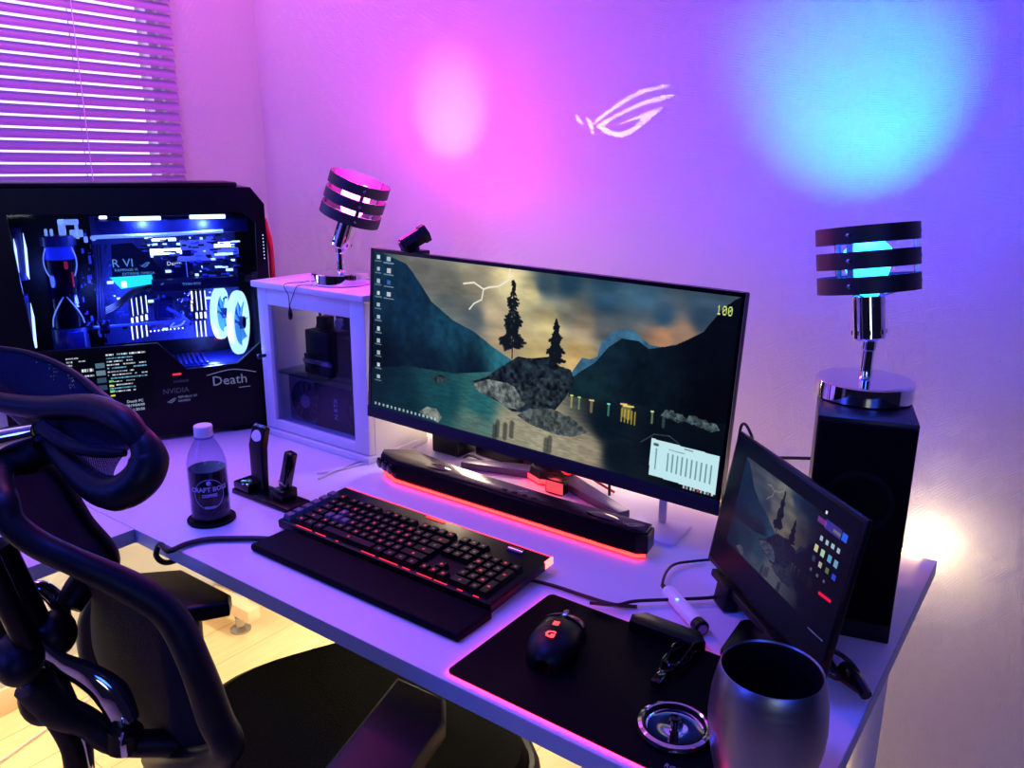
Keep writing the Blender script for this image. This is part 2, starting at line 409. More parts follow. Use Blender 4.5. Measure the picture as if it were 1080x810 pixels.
obj('bottom_rail', MB().box((-.012, -.75, 0), (.012, .725, .016), .003), M_slat, bl)
obj('head_rail', MB().box((-.018, -.75, .03+nsl*pitch_b), (.018, .725, .06+nsl*pitch_b), .003), M_slat, bl)

# ================================================================== DESKS
DZ = .72
desk = thing('computer_desk', 'long white desk carrying the monitor, keyboard and speaker', 'desk', (-1.1, 1.02, 0))
def dl(p): return (p[0]+1.1, p[1]-1.02, p[2])
obj('desktop', MB().box(dl((-2.03, .656, DZ-.026)), dl((-.1435, 1.378, DZ)), .0015), M_white, desk)
for lx, ly in ((-.2, .73), (-.2, 1.3), (-1.98, 1.3), (-1.35, 1.3)):
    obj('leg', MB().lathe([(.022, .0), (.022, DZ-.026)], 20, Matrix.Translation(dl((lx, ly, 0)))), M_whitep, desk)
M_edge = mat('grey_edge_band', (158, 168, 174), .5, spec=.3)
obj('edge_band', MB().box(dl((-1.2955, .6552, DZ-.0255)), dl((-.1435, .6562, DZ-.0006))), M_edge, desk)
obj('edge_band', MB().box(dl((-.1437, .656, DZ-.0255)), dl((-.1427, 1.378, DZ-.0006))), M_edge, desk)
sd = thing('side_desk', 'white return desk running forward along the left wall', 'desk', (-1.66, .12, 0))
obj('desktop', MB().box((-.36, -.9, DZ-.026), (.3645, .535, DZ), .0015), M_white, sd)
obj('edge_band', MB().box((.3643, -.9, DZ-.0255), (.3653, .535, DZ-.0006)), M_edge, sd)
for lx, ly in ((.3, -.85), (-.32, -.85), (-.3, .2)):
    obj('leg', MB().lathe([(.022, 0), (.022, DZ-.026)], 20, Matrix.Translation((lx, ly, 0))), M_whitep, sd)
# perforated cable tray under the main desk
tr = MB().grid(lambda u, v: Vector((u*.5, 0 if v < .66 else (v-.66)*.25, -.0 - min(v, .66)/.66*.1)), 2, 12, (.5, .2))
to = tag(obj('cable_tray', tr, mesh_fabric('perforated_white_tray', (225, 215, 190), 160, .3), smooth=False), 'perforated white metal tray hanging under the front of the long desk', 'tray'); to.location = (-1.33, .83, DZ-.028)
# low crossbar with levelling foot on the floor under the desk
bar = thing('floor_stretcher', 'cream wooden bar with round steel levelling foot on the floor below the desk', 'stretcher', tuple(pz(254, 664, 0)))
bar.location.z = 0
obj('bar', MB().box((-.40, -.012, .045), (.06, .03, .085), .003), M_cream, bar)
obj('levelling_foot', MB().lathe([(0, 0), (.03, 0), (.03, .006), (.022, .012), (.014, .016), (.014, .045), (0, .045)], 28), M_steel, bar)
# white drawer unit at far left bottom and a caster/plug
cab0 = thing('drawer_unit', 'white rounded drawer unit on the floor below the side desk', 'drawer unit', (-1.55, .25, 0))
obj('body', MB().box((-.18, -.25, .02), (.1, .2, .3), .03, 4), M_whitep, cab0)
pl = thing('wall_outlet', 'small white plug in the outlet on the left wall under the side desk', 'outlet', (XW, 0.9, .36))
obj('face_plate', MB().box((0, -.035, -.05), (.007, .035, .05), .002), M_whitep, pl)
obj('plug', MB().box((.007, -.014, -.014), (.035, .014, .014), .004), M_whitep, pl)
cord = MB().tube([(XW+.036, .9, .36), (XW+.07, .91, .2), (XW+.06, .93, .012), (XW+.12, .8, .006), (XW+.2, .5, .006)], .0025, 8)
tag(obj('thin_cord', cord, M_wcable), 'thin white cord lying on the floor along the left wall', 'cord')
tag(obj('hanging_wire', MB().tube([(-1.37, 1.345, .62), (-1.40, 1.34, .4), (-1.46, 1.3, .1), (-1.56, 1.26, .006)], .004, 8), M_wcable), 'white wire hanging down under the middle of the long desk', 'wire')

# ================================================================== LAMPS
def lamp(name, label, loc, axis, az, body_col, colname, glow, es):
    t = thing(name, label, 'lamp', loc)
    Z = Vector(axis).normalized(); X = Z.orthogonal().normalized(); X = (Vector((math.cos(az), math.sin(az), 0)) - Z*Z.dot(Vector((math.cos(az), math.sin(az), 0)))).normalized(); Y = Z.cross(X)
    obj('lamp_base', MB().lathe([(0, 0), (.062, 0), (.065, .002), (.065, .024), (.063, .026), (0, .0275)], 64), M_chrome, t)
    piv = Vector((0, 0, .075))
    obj('stem', MB().lathe([(.011, .026), (.008, .03), (.0075, .066), (.009, .068), (.009, .08), (.005, .083)], 24), M_chrome, t)
    M = Matrix((( X.x, Y.x, Z.x, piv.x), (X.y, Y.y, Z.y, piv.y), (X.z, Y.z, Z.z, piv.z), (0, 0, 0, 1)))
    s = obj('socket', MB().lathe([(.004, 0), (.007, .004), (.018, .006), (.0215, .009), (.0215, .066), (.019, .068), (.016, .069)], 40, M), M_chrome, t)
    for a in range(8):
        mm = M @ Matrix.Rotation(a*PI/4, 4, 'Z') @ Matrix.Translation((.0213, 0, .014))
        obj('socket_vent', MB().box((0, -.0012, 0), (.0012, .0012, .006), M=mm), M_gloss, s)
    z0 = .072
    for k in range(3):
        a = z0+k*.033
        rg = obj('shade_ring', MB().lathe([(.0625, a), (.0655, a), (.0655, a+.0225), (.0625, a+.0225), (.0625, a)], 72, M, cap=False), mat(colname, body_col, .5), t)
        for q in range(3):
            mm = M @ Matrix.Rotation(q*2*PI/3+.9, 4, 'Z') @ Matrix.Translation((.0655, 0, a+.0112)) @ Matrix.Rotation(PI/2, 4, 'Y')
            obj('screw', MB().lathe([(.003, 0), (.003, .0015), (0, .0025)], 12, mm), M_steel, rg)
    for q in range(3):
        mm = M @ Matrix.Rotation(q*2*PI/3+.9, 4, 'Z')
        obj('shade_strut', MB().box((.0585, -.004, z0), (.0622, .004, z0+.0885), M=mm), M_steel, t)
    # spider holding the rings to the socket
    sp = MB()
    for q in range(3):
        a = q*2*PI/3+.9; sp.tube([M @ Vector((.019*math.cos(a), .019*math.sin(a), .066)), M @ Vector((.06*math.cos(a), .06*math.sin(a), .076))], .0015, 8, smooth=False)
    obj('shade_spider', sp, M_steel, t)
    b = obj('bulb', MB().lathe([(.012, .066), (.016, .075), (.024, .09), (.029, .105), (.031, .12), (.030, .129), (.022, .138), (.010, .142), (0, .143)], 36, M), emis(colname+'_bulb_glow', glow, es), t)
    return t, M, Z
# pink lamp on the cabinet
CT = 1.083
t1, M1, A1 = lamp('table_lamp', 'chrome spot lamp with dark ringed shade glowing pink, standing on the white display cabinet', (-1.358, 1.215, CT), (.334, .125, .935), .6, (30, 22, 32), 'dark_brown_ring', (255, 110, 255), 14)
def wp(t, M, v): return Vector(t.location) + (M @ Vector(v))
def aim(o, p): o.rotation_euler = (Vector(o.location)-Vector(p)).to_track_quat('Z', 'Y').to_euler()
light('pink_bulb_light', 'POINT', wp(t1, M1, (0, 0, .163)), 10.5, (1.0, .02, .55), .03)
l = light('pink_beam_light', 'SPOT', wp(t1, M1, (0, 0, .163)), 17, (.3, .17, .2), .01, spot_size=R(44), spot_blend=1.); aim(l, py(475, 118, YW))
l = light('pink_bulb_side_light', 'POINT', wp(t1, M1, (0, .0, .112)), .4, (1., .03, .9), .03)
# blue lamp on the speaker
SPK_Z = 1.03
t2, M2, A2 = lamp('table_lamp', 'chrome spot lamp with dark ringed shade glowing blue, standing on the tall black speaker', (-.244, 1.168, SPK_Z), (-.147, .055, .985), -.5, (14, 12, 18), 'near_black_ring', (30, 150, 255), 9)
light('blue_bulb_light', 'POINT', wp(t2, M2, (0, 0, .163)), 17, (.01, .03, 1.), .03)
l = light('cyan_beam_light', 'SPOT', wp(t2, M2, (0, 0, .163)), 26, (.0, .46, .3), .01, spot_size=R(56), spot_blend=1.); aim(l, py(905, 92, YW))
light('blue_bulb_side_light', 'POINT', wp(t2, M2, (0, 0, .112)), .5, (.1, .2, 1.), .03)

# ================================================================== SPEAKER
D = Vector((.963, .27, 0)).normalized()
spk = thing('tower_speaker', 'tall black box speaker at the right end of the desk under the blue lamp', 'speaker', (-.153-.058*D.x, 1.066-.058*D.y, DZ), math.atan2(D.y, D.x))
obj('cabinet', MB().box((-.06, .006, 0), (.06, .2, SPK_Z-DZ), .002), mat('black_ash_vinyl', (6, 6, 9), .35, bump=(300, .1), spec=.3), spk)
gr = obj('grille', MB().box((-.058, -.002, .03), (.058, .006, SPK_Z-DZ-.004), .003), mat('black_speaker_cloth', (4, 4, 6), .85, bump=(900, .4), spec=.08), spk)
obj('woofer_ring', MB().lathe([(.036, 0), (.04, .001), (.043, 0)], 48, Matrix.Translation((0, -.0022, .2)) @ Matrix.Rotation(PI/2, 4, 'X')), M_rubber, gr)
text_mesh('badge', 'SONY', .008, mat('badge_grey', (70, 72, 80), .4), gr, Matrix.Translation((-.0, -.0025, .06)) @ Matrix.Rotation(PI/2, 4, 'X'), align='CENTER') if False else None

# ================================================================== DISPLAY CABINET
cx0, cx1, cy0, cy1, ct = -1.548, -1.2, 1.13, 1.31, CT
cab = thing('display_cabinet', 'small white wooden cabinet with a glass door, beside the tall computer case', 'cabinet', ((cx0+cx1)/2, cy0, DZ))
W2 = (cx1-cx0)/2; Hh = ct-DZ; Dp = cy1-cy0
b = MB(); b.box((-W2, .018, .014), (-W2+.012, Dp, Hh-.014)); b.box((W2-.012, .018, .014), (W2, Dp, Hh-.014)); b.box((-W2, Dp-.008, .014), (W2, Dp, Hh-.014)) if False else None
b.box((-W2+.012, .018, .014), (W2-.012, Dp, .026)); b.box((-W2+.012, .018, Hh-.026), (W2-.012, Dp, Hh-.014)); 
obj('body', b, M_whitep, cab)
obj('top_panel', MB().box((-W2-.008, -.01, Hh-.014), (W2+.008, Dp+.004, Hh), .002), M_whitep, cab)
obj('base_plate', MB().box((-W2-.004, -.008, 0), (W2+.004, Dp, .014), .002), M_whitep, cab)
obj('shelf', MB().box((-W2+.012, .03, .142), (W2-.012, Dp-.01, .148), .001), thin_glass('shelf_glass', (190, 215, 235), tr=.8), cab)
dr = MB(); gx0, gx1, gz0, gz1 = -W2+.036, W2-.044, .038, Hh-.052
dr.box((-W2+.001, 0, .016), (gx0, .018, Hh-.016), .0015); dr.box((gx1, 0, .016), (W2-.001, .018, Hh-.016), .0015); dr.box((gx0, 0, .016), (gx1, .018, gz0), .0015); dr.box((gx0, 0, gz1), (gx1, .018, Hh-.016), .0015)
door = obj('door', dr, M_whitep, cab)
obj('door_glass', MB().box((gx0, .008, gz0), (gx1, .011, gz1)), thin_glass('door_glass'), door)
obj('door_knob', MB().lathe([(.004, 0), (.004, .01), (.007, .013), (.007, .018), (0, .02)], 20, Matrix.Translation((-W2+.014, 0, .19)) @ Matrix.Rotation(PI/2, 4, 'X')), M_dark, door)
# things inside
def cabin(x, y, z): return Vector(((cx0+cx1)/2+x, cy0+y, DZ+z))
g = thing('graphics_card', 'graphics card with two round fans lying upright on the bottom of the white cabinet', 'graphics card', cabin(0, .05, .026))
M_gpu = mat('silver_shroud', (120, 124, 136), .35, .6)
obj('shroud', MB().box((-.148, 0, 0), (.148, .035, .112), .005), M_gpu, g)
obj('centre_plate', MB().prism([(-.055, .004), (.075, .004), (.055, .056), (.075, .108), (-.055, .108), (-.035, .056)], 0, .003, M=Matrix.Translation((0, .001, 0)) @ Matrix.Rotation(PI/2, 4, 'X')), mat('gpu_black', (20, 22, 34), .3), g)
for fx in (-.085, .105):
    Mf = Matrix.Translation((fx, -.001, .056)) @ Matrix.Rotation(PI/2, 4, 'X')
    f = obj('fan', MB().lathe([(0, 0), (.047, 0), (.049, .003), (.046, .004), (.045, .001), (0, .001)], 48, Mf), mat('gpu_fan_black', (16, 18, 28), .3), g)
    bl_ = MB()
    for q in range(13):
        bl_.prism([(.014, -.003), (.044, -.006), (.044, .002), (.014, .003)], .0015, .0035, M=Mf @ Matrix.Rotation(q*2*PI/13, 4, 'Z') @ Matrix.Rotation(.3, 4, 'X'))
    obj('blades', bl_, mat('gpu_blade', (28, 30, 44), .35), f)
    obj('fan_hub', MB().lathe([(.0, .005), (.016, .005), (.018, .002), (.018, 0)], 32, Mf), M_steel, f)
text_mesh('lettering', 'N RTX', .017, mat('lettering_silver', (190, 195, 210), .4), g, Matrix.Translation((.026, -.004, .03)) @ Matrix.Rotation(PI/2, 4, 'X') @ Matrix.Rotation(PI/2, 4, 'Z'))
def gadget(name, label, cat, x, y, z, w, d, h, m, extra=None, bev=.003):
    t = thing(name, label, cat, cabin(x, y, z)); obj('body', MB().box((-w/2, 0, 0), (w/2, d, h), bev), m, t)
    if extra: extra(t)
    return t
def ex1(t):
    obj('front_plate', MB().box((-.045, -.003, .005), (.045, 0, .05), .001), M_gloss, t); obj('silver_band', MB().box((-.05, -.004, .028), (.05, .001, .038), .001), M_steel, t)
gadget('electronics_box', 'black electronics box with a pale band on the glass shelf, left of the clear case', 'box', -.035, .05, .149, .085, .07, .105, M_black, ex1)
def ex2(t): obj('inner_board', MB().box((-.03, .01, .01), (.03, .014, .09)), mat('board_green', (30, 44, 60), .5), t)
acr = thing('acrylic_case', 'clear acrylic case holding a dark board on the glass shelf of the cabinet', 'case', cabin(.055, .04, .149))
obj('panel', MB().box((-.045, 0, 0), (.045, .002, .115)), thin_glass('acrylic', (200, 215, 235), tr=.75), acr); obj('panel', MB().box((-.045, .06, 0), (.045, .062, .115)), thin_glass('acrylic2', (200, 215, 235), tr=.75), acr)
obj('board', MB().box((-.035, .02, .005), (.035, .05, .095), .002), mat('dark_blue_board', (26, 32, 54), .4), acr)
gadget('adapter_block', 'small black block standing on top of the electronics box in the cabinet', 'adapter', -.045, .07, .255, .03, .03, .028, M_black)
gadget('camera_body', 'small black camera on top of the clear case in the cabinet', 'camera', .04, .06, .265, .045, .03, .03, M_gloss, lambda t: obj('lens', MB().lathe([(.012, 0), (.012, .012), (.009, .013), (0, .011)], 24, Matrix.Translation((0, 0, .015)) @ Matrix.Rotation(PI/2, 4, 'X')), M_steel, t))
gadget('white_box', 'small dark blue carton at the right of the cabinet shelf behind the glass', 'box', .12, .09, .149, .05, .05, .07, mat('navy_card', (28, 30, 60), .6)).name = 'carton'
cb = MB().tube([cabin(-.11, .12, .15), cabin(-.12, .1, .2), cabin(-.09, .11, .25), cabin(-.12, .13, .29)], .003, 8); cb.tube([cabin(-.13, .1, .15), cabin(-.1, .09, .19), cabin(-.12, .12, .24), cabin(-.1, .13, .3)], .002, 8); cb.tube([cabin(-.14, .1, .15), cabin(-.115, .08, .17), cabin(-.1, .1, .18), cabin(-.095, .12, .152)], .003, 8)
tag(obj('coiled_cable', cb, M_cable), 'tangle of black cables at the left inside the glass cabinet', 'cable')
# pendant over the front of the cabinet
pd = thing('pendant_cord', 'thin cord with a small dark charm hanging over the cabinet front from the pink lamp', 'pendant', tuple(cabin(-.045, -.012, .3)))
P = cabin(-.045, -.013, .3)
pc = MB(); tl = Vector((-1.435, 1.19, CT+.002))
pc.tube([tl, Vector((-1.425, 1.16, CT+.003)), Vector((-1.432, 1.118, CT+.002)), Vector((-1.42, 1.117, CT-.02)), P+Vector((0, 0, .018))], .0009, 6)
pc.tube([Vector((-1.375, 1.148, CT+.002)), Vector((-1.385, 1.13, CT+.003)), Vector((-1.392, 1.118, CT+.001)), Vector((-1.405, 1.117, CT-.02)), P+Vector((0, 0, .018))], .0009, 6)
obj('cord', pc, M_cable, pd, world=True)
obj('charm', MB().lathe([(0, -.012), (.004, -.01), (.0055, 0), (.004, .01), (.002, .014), (.002, .018), (0, .019)], 16), M_gloss, pd)

# ================================================================== TALL COMPUTER CASE
a63 = R(63); PD = Vector((math.cos(a63), math.sin(a63), 0)); PN = Vector((-PD.y, PD.x, 0)); P0 = Vector((-1.575, 1.185, DZ))
pc_ = thing('computer_case', 'large black tower computer with a glass side and blue lit water cooling', 'computer', tuple(P0), a63)
def pcl(x, y, d=0.):
    """photo direction to case-local x,z on the plane at depth d"""
    q = ppl(x, y, P0+PN*d, PN)-P0; return q.dot(PD), q.z
CW, CD, CH = .56, .19, .567
M_case = mat('case_black_paint', (4, 5, 9), .35, spec=.18)
# outer shell
sh = MB()
out = [(-CW, 0.012), (-.02, .012), (0, .03), (0, .53), (-.028, CH), (-CW, CH)]
sh.prism([(x, z) for x, z in out], -CD, -CD+.006, M=Matrix.Rotation(PI/2, 4, 'X'))     # back panel
def skin(a, b, y0=.0, y1=CD, th=.006):
    d = (Vector((b[0]-a[0], 0, b[1]-a[1]))).normalized(); n = Vector((d.z, 0, -d.x))*-th
    A = Vector((a[0], 0, a[1])); B = Vector((b[0], 0, b[1])); vs = []
    bm = sh.bm; v = [bm.verts.new(p+Vector((0, yy, 0))) for yy in (y0, y1) for p in (A, B, B+n, A+n)]
    for q in ((0, 1, 2, 3), (7, 6, 5, 4), (0, 4, 5, 1), (1, 5, 6, 2), (2, 6, 7, 3), (3, 7, 4, 0)): bm.faces.new([v[i] for i in q])
for i in range(len(out)): skin(out[i], out[(i+1) % len(out)])
shell = obj('shell', sh, M_case, pc_, smooth=False)
# front frame around the glass with the angled notch
go = [(-.505, .515), (-.05, .512), (-.022, .49), (-.030, .212), (-.086, .166), (-.197, .163), (-.253, .229), (-.49, .231)]
fo = [(-CW, .012), (-.02, .012), (0, .03), (0, .53), (-.028, CH), (-CW, CH)]
def plate_with_hole(outer, hole, y0, y1):
    cu = bpy.data.curves.new('c', 'CURVE'); cu.dimensions = '2D'; cu.fill_mode = 'BOTH'; cu.extrude = (y1-y0)/2
    for pts in [outer]+hole:
        sp = cu.splines.new('POLY'); sp.points.add(len(pts)-1); sp.use_cyclic_u = True
        for i, p in enumerate(pts): sp.points[i].co = (p[0], p[1], 0, 1)
    t = bpy.data.objects.new('tmp', cu); C.objects.link(t); me = bpy.data.meshes.new_from_object(t.evaluated_get(bpy.context.evaluated_depsgraph_get()))
    bpy.data.objects.remove(t); bpy.data.curves.remove(cu); return me
me = plate_with_hole(fo, [go], 0, .012); me.transform(Matrix.Translation((0, -.006, 0)) @ Matrix.Rotation(PI/2, 4, 'X')); me.materials.append(M_case)
ff = bpy.data.objects.new('side_frame', me); C.objects.link(ff); ff.parent = pc_
gl = MB().prism([(x, z) for x, z in go], .0035, .0065, M=Matrix.Rotation(PI/2, 4, 'X')); obj('side_glass', gl, thin_glass('tinted_side_glass', (225, 232, 255)), pc_)
obj('top_lid', MB().box((-CW, -.01, CH+.0005), (-.055, CD-.01, CH+.011), .004), M_case, pc_)
for fx in (-.5, -.06): obj('foot', MB().box((fx-.05, -.01, 0), (fx+.045, CD-.01, .0125), .004), M_rubber, pc_)
# front column with perforated grille and status leds
obj('vent_grille', MB().grid(lambda u, v: Vector((-.033+u*.018, -.0128, .26+v*.22)), 1, 1, (.018*6, .22*6)), mesh_fabric('vent_mesh', (120, 90, 150), 60, .28), pc_, smooth=False) if False else None
for k in range(8):
    obj('status_light', MB().ball((-.008, -.0135, .46-k*.0075), .0012, n=5), emis('status_white', (200, 220, 255), 2.), pc_)
# inside (depths y 0.02..0.2): motherboard tray
M_mb = mat('motherboard_blue', (70, 84, 170), .45, .2, bump=(220, .8)); M_int = mat('case_interior', (44, 50, 110), .4, .3)
obj('motherboard', MB().box((-.36, CD-.03, .2), (-.045, CD-.012, .5), .002), M_mb, pc_)
obj('tray_floor', MB().box((-CW+.01, .018, .150), (-.02, CD-.01, .158)), M_int, pc_)
obj('drive_cage', MB().box((-CW+.008, .02, .16), (-.535, CD-.02, .53), .004), M_int, pc_)
ML = emis('white_led_bar', (200, 215, 255), 7.); MBl = emis('blue_led', (40, 70, 255), 4.); MC = emis('cyan_led', (30, 210, 235), 2.5); MWH = emis('pale_part_glow', (205, 235, 255), 2.6)  # pale glow is for board parts, emission standing in for LED light
def pbox(name, p0, p1, d0, d1, m, bev=.002, parent=None, **k):
    """box whose front face sits at depth d0 and covers the given patch"""
    x0, z1 = pcl(p0[0], p0[1], d0); x1, z0 = pcl(p1[0], p1[1], d0)
    return obj(name, MB().box((min(x0, x1), d0, min(z0, z1)), (max(x0, x1), d1, max(z0, z1)), bev), m, parent or pc_, **k)
pbox('led_bar', (126, 229), (170, 232.5), .05, .06, ML); pbox('led_bar', (200, 227), (238, 230.5), .05, .06, ML)
pbox('led_bar', (104, 228), (113, 231), .05, .06, ML)
# radiator with fins at the top
pbox('radiator', (100, 233), (262, 244), .05, .17, mat('radiator_blue', (36, 46, 120), .4, .4, bump=(500, .8)))
# horizontal coolant tubes
def p3(x, y, d): a, b = pcl(x, y, d); return Vector((a, d, b))
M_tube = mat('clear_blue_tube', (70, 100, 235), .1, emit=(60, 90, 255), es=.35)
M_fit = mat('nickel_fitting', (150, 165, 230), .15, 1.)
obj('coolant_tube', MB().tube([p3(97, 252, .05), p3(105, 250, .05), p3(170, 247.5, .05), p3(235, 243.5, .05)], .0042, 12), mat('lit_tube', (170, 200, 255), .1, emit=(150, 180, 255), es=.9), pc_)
obj('coolant_tube', MB().tube([p3(90, 346, .06), p3(130, 343, .06), p3(185, 338, .06), p3(193, 331, .06)], .0035, 12), M_tube, pc_)
for q in ((73, 243, 88, 250), (60, 232, 70, 248), (60, 232, 83, 237), (78, 236, 84, 252), (46, 242, 50, 249), (52, 242, 56, 249), (88, 250, 93, 256), (96, 249, 101, 254)):
    pbox('fitting', q[:2], q[2:], .055, .075, mat('lit_fitting', (190, 210, 250), .2, .5, emit=(150, 185, 255), es=1.), .002)  # fittings are no lamps; emission stands in for LED light on them
for q in ((88, 340, 100, 351), (104, 338, 117, 352), (109, 352, 114, 362)): pbox('fitting', q[:2], q[2:], .055, .08, M_fit, .003)
# reservoir
rx0, rz1 = pcl(44, 262, .07); rx1, rz0 = pcl(80, 262, .07); rc = (rx0+rx1)/2; rr = abs(rx1-rx0)/2; _, zb = pcl(62, 372, .07); _, zt = pcl(60, 249, .07); _, zb2 = pcl(62, 345, .07); _, zt2 = pcl(60, 259, .07); _, zl = pcl(60, 274, .07)
T = lambda z: Matrix.Translation((rc, .07, z))
res = obj('reservoir', MB().lathe([(rr, 0), (rr, zt2-zb2)], 40, T(zb2), cap=False), thin_glass('reservoir_glass', (190, 205, 255)), pc_)
obj('reservoir_cap', MB().lathe([(0, 0), (rr*1.07, 0), (rr*1.07, zt-zt2), (rr, zt-zt2+.002), (0, zt-zt2+.002)], 40, T(zt2)), mat('cap_blue', (34, 48, 110), .3), res)
obj('pump_base', MB().lathe([(0, 0), (rr*1.1, 0), (rr*1.12, .004), (rr*1.12, zb2-zb-.002), (0, zb2-zb)], 40, T(zb)), mat('cap_blue', (34, 48, 110), .3), res)
obj('pump_plate', MB().box((rc-rr*.2, .07-rr*1.2, zb+.006), (rc+rr*.85, .07-rr*1.06, zb2-.006), .002), mat('plate_navy', (30, 50, 150), .35), res)
obj('coolant', MB().lathe([(0, 0), (rr*.93, 0), (rr*.93, zl-zb2), (0, zl-zb2)], 40, T(zb2+.001)), mat('dark_red_coolant', (24, 6, 16), .1), res)
obj('coolant_upper', MB().lathe([(rr*.9, 0), (rr*.9, zt2-zl-.004)], 40, T(zl+.002), cap=False), mat('lit_coolant', (50, 80, 220), .2, emit=(50, 80, 220), es=.5), res)
hx = MB()
for ph in (0, PI): hx.tube([Vector((rc+rr*.96*math.cos(ph+t*.42), .07-abs(rr*.96)*math.sin(.3+((t*.2+ph/PI) % 1)*2.4), zb2+.003+(zt2-zb2-.006)*t/9)) for t in range(10)], .0014, 6)
obj('helix_light', hx, emis('helix_blue', (120, 150, 255), 1.4), res)
obj('red_reflection_probe', MB().box((0, 0, 0), (.001, .001, .001)), M_int, res) if False else None
pbox('red_fitting', (67, 276, ), (72, 284), .035, .04, emis('red_led', (200, 20, 40), .8)); pbox('red_fitting', (75, 287), (79, 303), .035, .04, emis('red_led', (200, 20, 40), .8))
# left fans seen edge on, white lit
for (a, b_, c, d) in (((14, 252), (17, 262), (20, 288), (17, 289)), ((24, 246), (28, 262), (31, 295), (28, 290)), ((22, 328), (24, 335), (28, 360), (25, 360)), ((32, 320), (36, 335), (39, 367), (36, 367))):
    pts = [pcl(*q, .05) for q in (a, b_, c, d)]
    obj('intake_fan_light', MB().prism(pts, -.06, -.05, M=Matrix.Rotation(PI/2, 4, 'X')), emis('fan_edge_white', (190, 215, 255), 3.2), pc_)
pbox('intake_fan', (11, 240), (30, 296), .062, .09, M_int, .004); pbox('intake_fan', (17, 312), (38, 368), .062, .09, M_int, .004)
# upper motherboard area: clutter, its LED brightness put in as emission
rnd = random.Random(3)
pbox('water_block', (150, 263), (206, 306), .09, .12, mat('block_navy', (22, 30, 84), .25, .4))
for i, (x, y, w, h) in enumerate(((158, 263, 34, 5), (190, 254, 30, 9), (205, 262, 44, 7), (226, 256, 22, 10), (187, 271, 50, 3), (238, 262, 14, 6), (160, 252, 26, 2), (196, 276, 3, 22), (218, 250, 8, 10))):
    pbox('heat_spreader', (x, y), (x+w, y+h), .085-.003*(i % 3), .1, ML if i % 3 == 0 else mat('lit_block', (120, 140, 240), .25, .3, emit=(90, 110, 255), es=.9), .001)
for i in range(96):
    x = rnd.uniform(112, 252); y = rnd.uniform(246, 300) if i < 60 else rnd.uniform(306, 352); w = rnd.uniform(1.5, 8); h = rnd.uniform(.8, 2.4)
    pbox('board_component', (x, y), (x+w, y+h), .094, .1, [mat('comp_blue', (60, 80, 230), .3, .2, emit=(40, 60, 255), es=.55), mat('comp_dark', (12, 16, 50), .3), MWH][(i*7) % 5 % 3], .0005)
for i in range(110):
    x = rnd.uniform(150, 254); y = rnd.uniform(250, 292)
    if x < 178 and y > 262 and (x-139) < (y-256)*1.12: continue
    w = rnd.uniform(1.2, 9); h = rnd.uniform(.7, 2.2)
    pbox('board_component', (x, y), (x+w, y+h), .070+.002*(i % 4), .08, [mat('comp_blue', (60, 80, 230), .3), mat('comp_dark', (12, 16, 50), .3), MWH, MATS['comp_dark'], mat('comp_mid', (40, 54, 150), .3, emit=(60, 90, 230), es=.5), MATS['comp_dark']][i % 6], .0004)
for i in range(40):
    x = rnd.uniform(84, 112); y = rnd.uniform(240, 350); pbox('board_component', (x, y), (x+rnd.uniform(1, 4), y+rnd.uniform(1, 9)), .1, .105, [MATS['comp_dark'], MATS['comp_mid'], mat('comp_violet', (70, 30, 110), .4, emit=(90, 40, 150), es=.3)][i % 3], .0004)
for i in range(30):
    x = rnd.uniform(160, 200); y = rnd.uniform(306, 352); pbox('board_component', (x, y), (x+rnd.uniform(1, 6), y+rnd.uniform(.8, 3)), .09, .095, [MATS['comp_dark'], MATS['comp_mid'], MATS['comp_blue']][i % 3], .0004)
# armour plate with lettering
pts = [pcl(*q, .08) for q in ((117, 258), (139, 256), (176, 289), (172, 291), (118, 292))]
arm = obj('armour_plate', MB().prism(pts, -.084, -.08, M=Matrix.Rotation(PI/2, 4, 'X')), mat('armour_dark', (12, 15, 40), .3), pc_)
ML2 = emis('lettering_cyan', (110, 170, 235), 1.1)
def ptext(name, body, x, y, d, size, m, parent=None, ital=0):
    a, b_ = pcl(x, y, d); return text_mesh(name, body, size, m, parent or pc_, Matrix.Translation((a, d-.001, b_)) @ Matrix.Rotation(PI/2, 4, 'X'))
ptext('lettering', 'R VI', 118, 282, .079, .026, ML2, arm); ptext('lettering', 'RAMPAGE VI', 121, 286.5, .079, .0085, ML2, arm); ptext('lettering', 'EXTREME OMEGA', 129, 290.5, .079, .0085, ML2, arm)
a, b_ = pcl(153, 279, .079); obj('emblem', emblem(MB(), .022, .0, .0008, Matrix.Translation((a, .079, b_)) @ Matrix.Rotation(PI/2, 4, 'X')), ML2, arm)
pts = [pcl(*q, .075) for q in ((116, 293), (160, 290), (162, 299), (128, 305))]; obj('light_strip', MB().prism(pts, -.08, -.075, M=Matrix.Rotation(PI/2, 4, 'X')), MC, pc_)
pbox('led_spot', (128, 297), (134, 303), .07, .075, ML, .002)
# graphics card in the case
gp = pbox('graphics_card', (160, 296), (252, 303), .05, .18, mat('card_dark', (16, 20, 60), .3, .3), .002)
ptext('lettering', 'TITAN RTX', 192, 301, .049, .008, ML2, gp)
a, b_ = pcl(171, 299.5, .049); obj('emblem', emblem(MB(), .008, 0, .0008, Matrix.Translation((a, .049, b_)) @ Matrix.Rotation(PI/2, 4, 'X')), ML2, gp)
ptext('lettering', 'Death', 176, 280, .083, .013, emis('lettering_white', (220, 230, 255), 1.6))
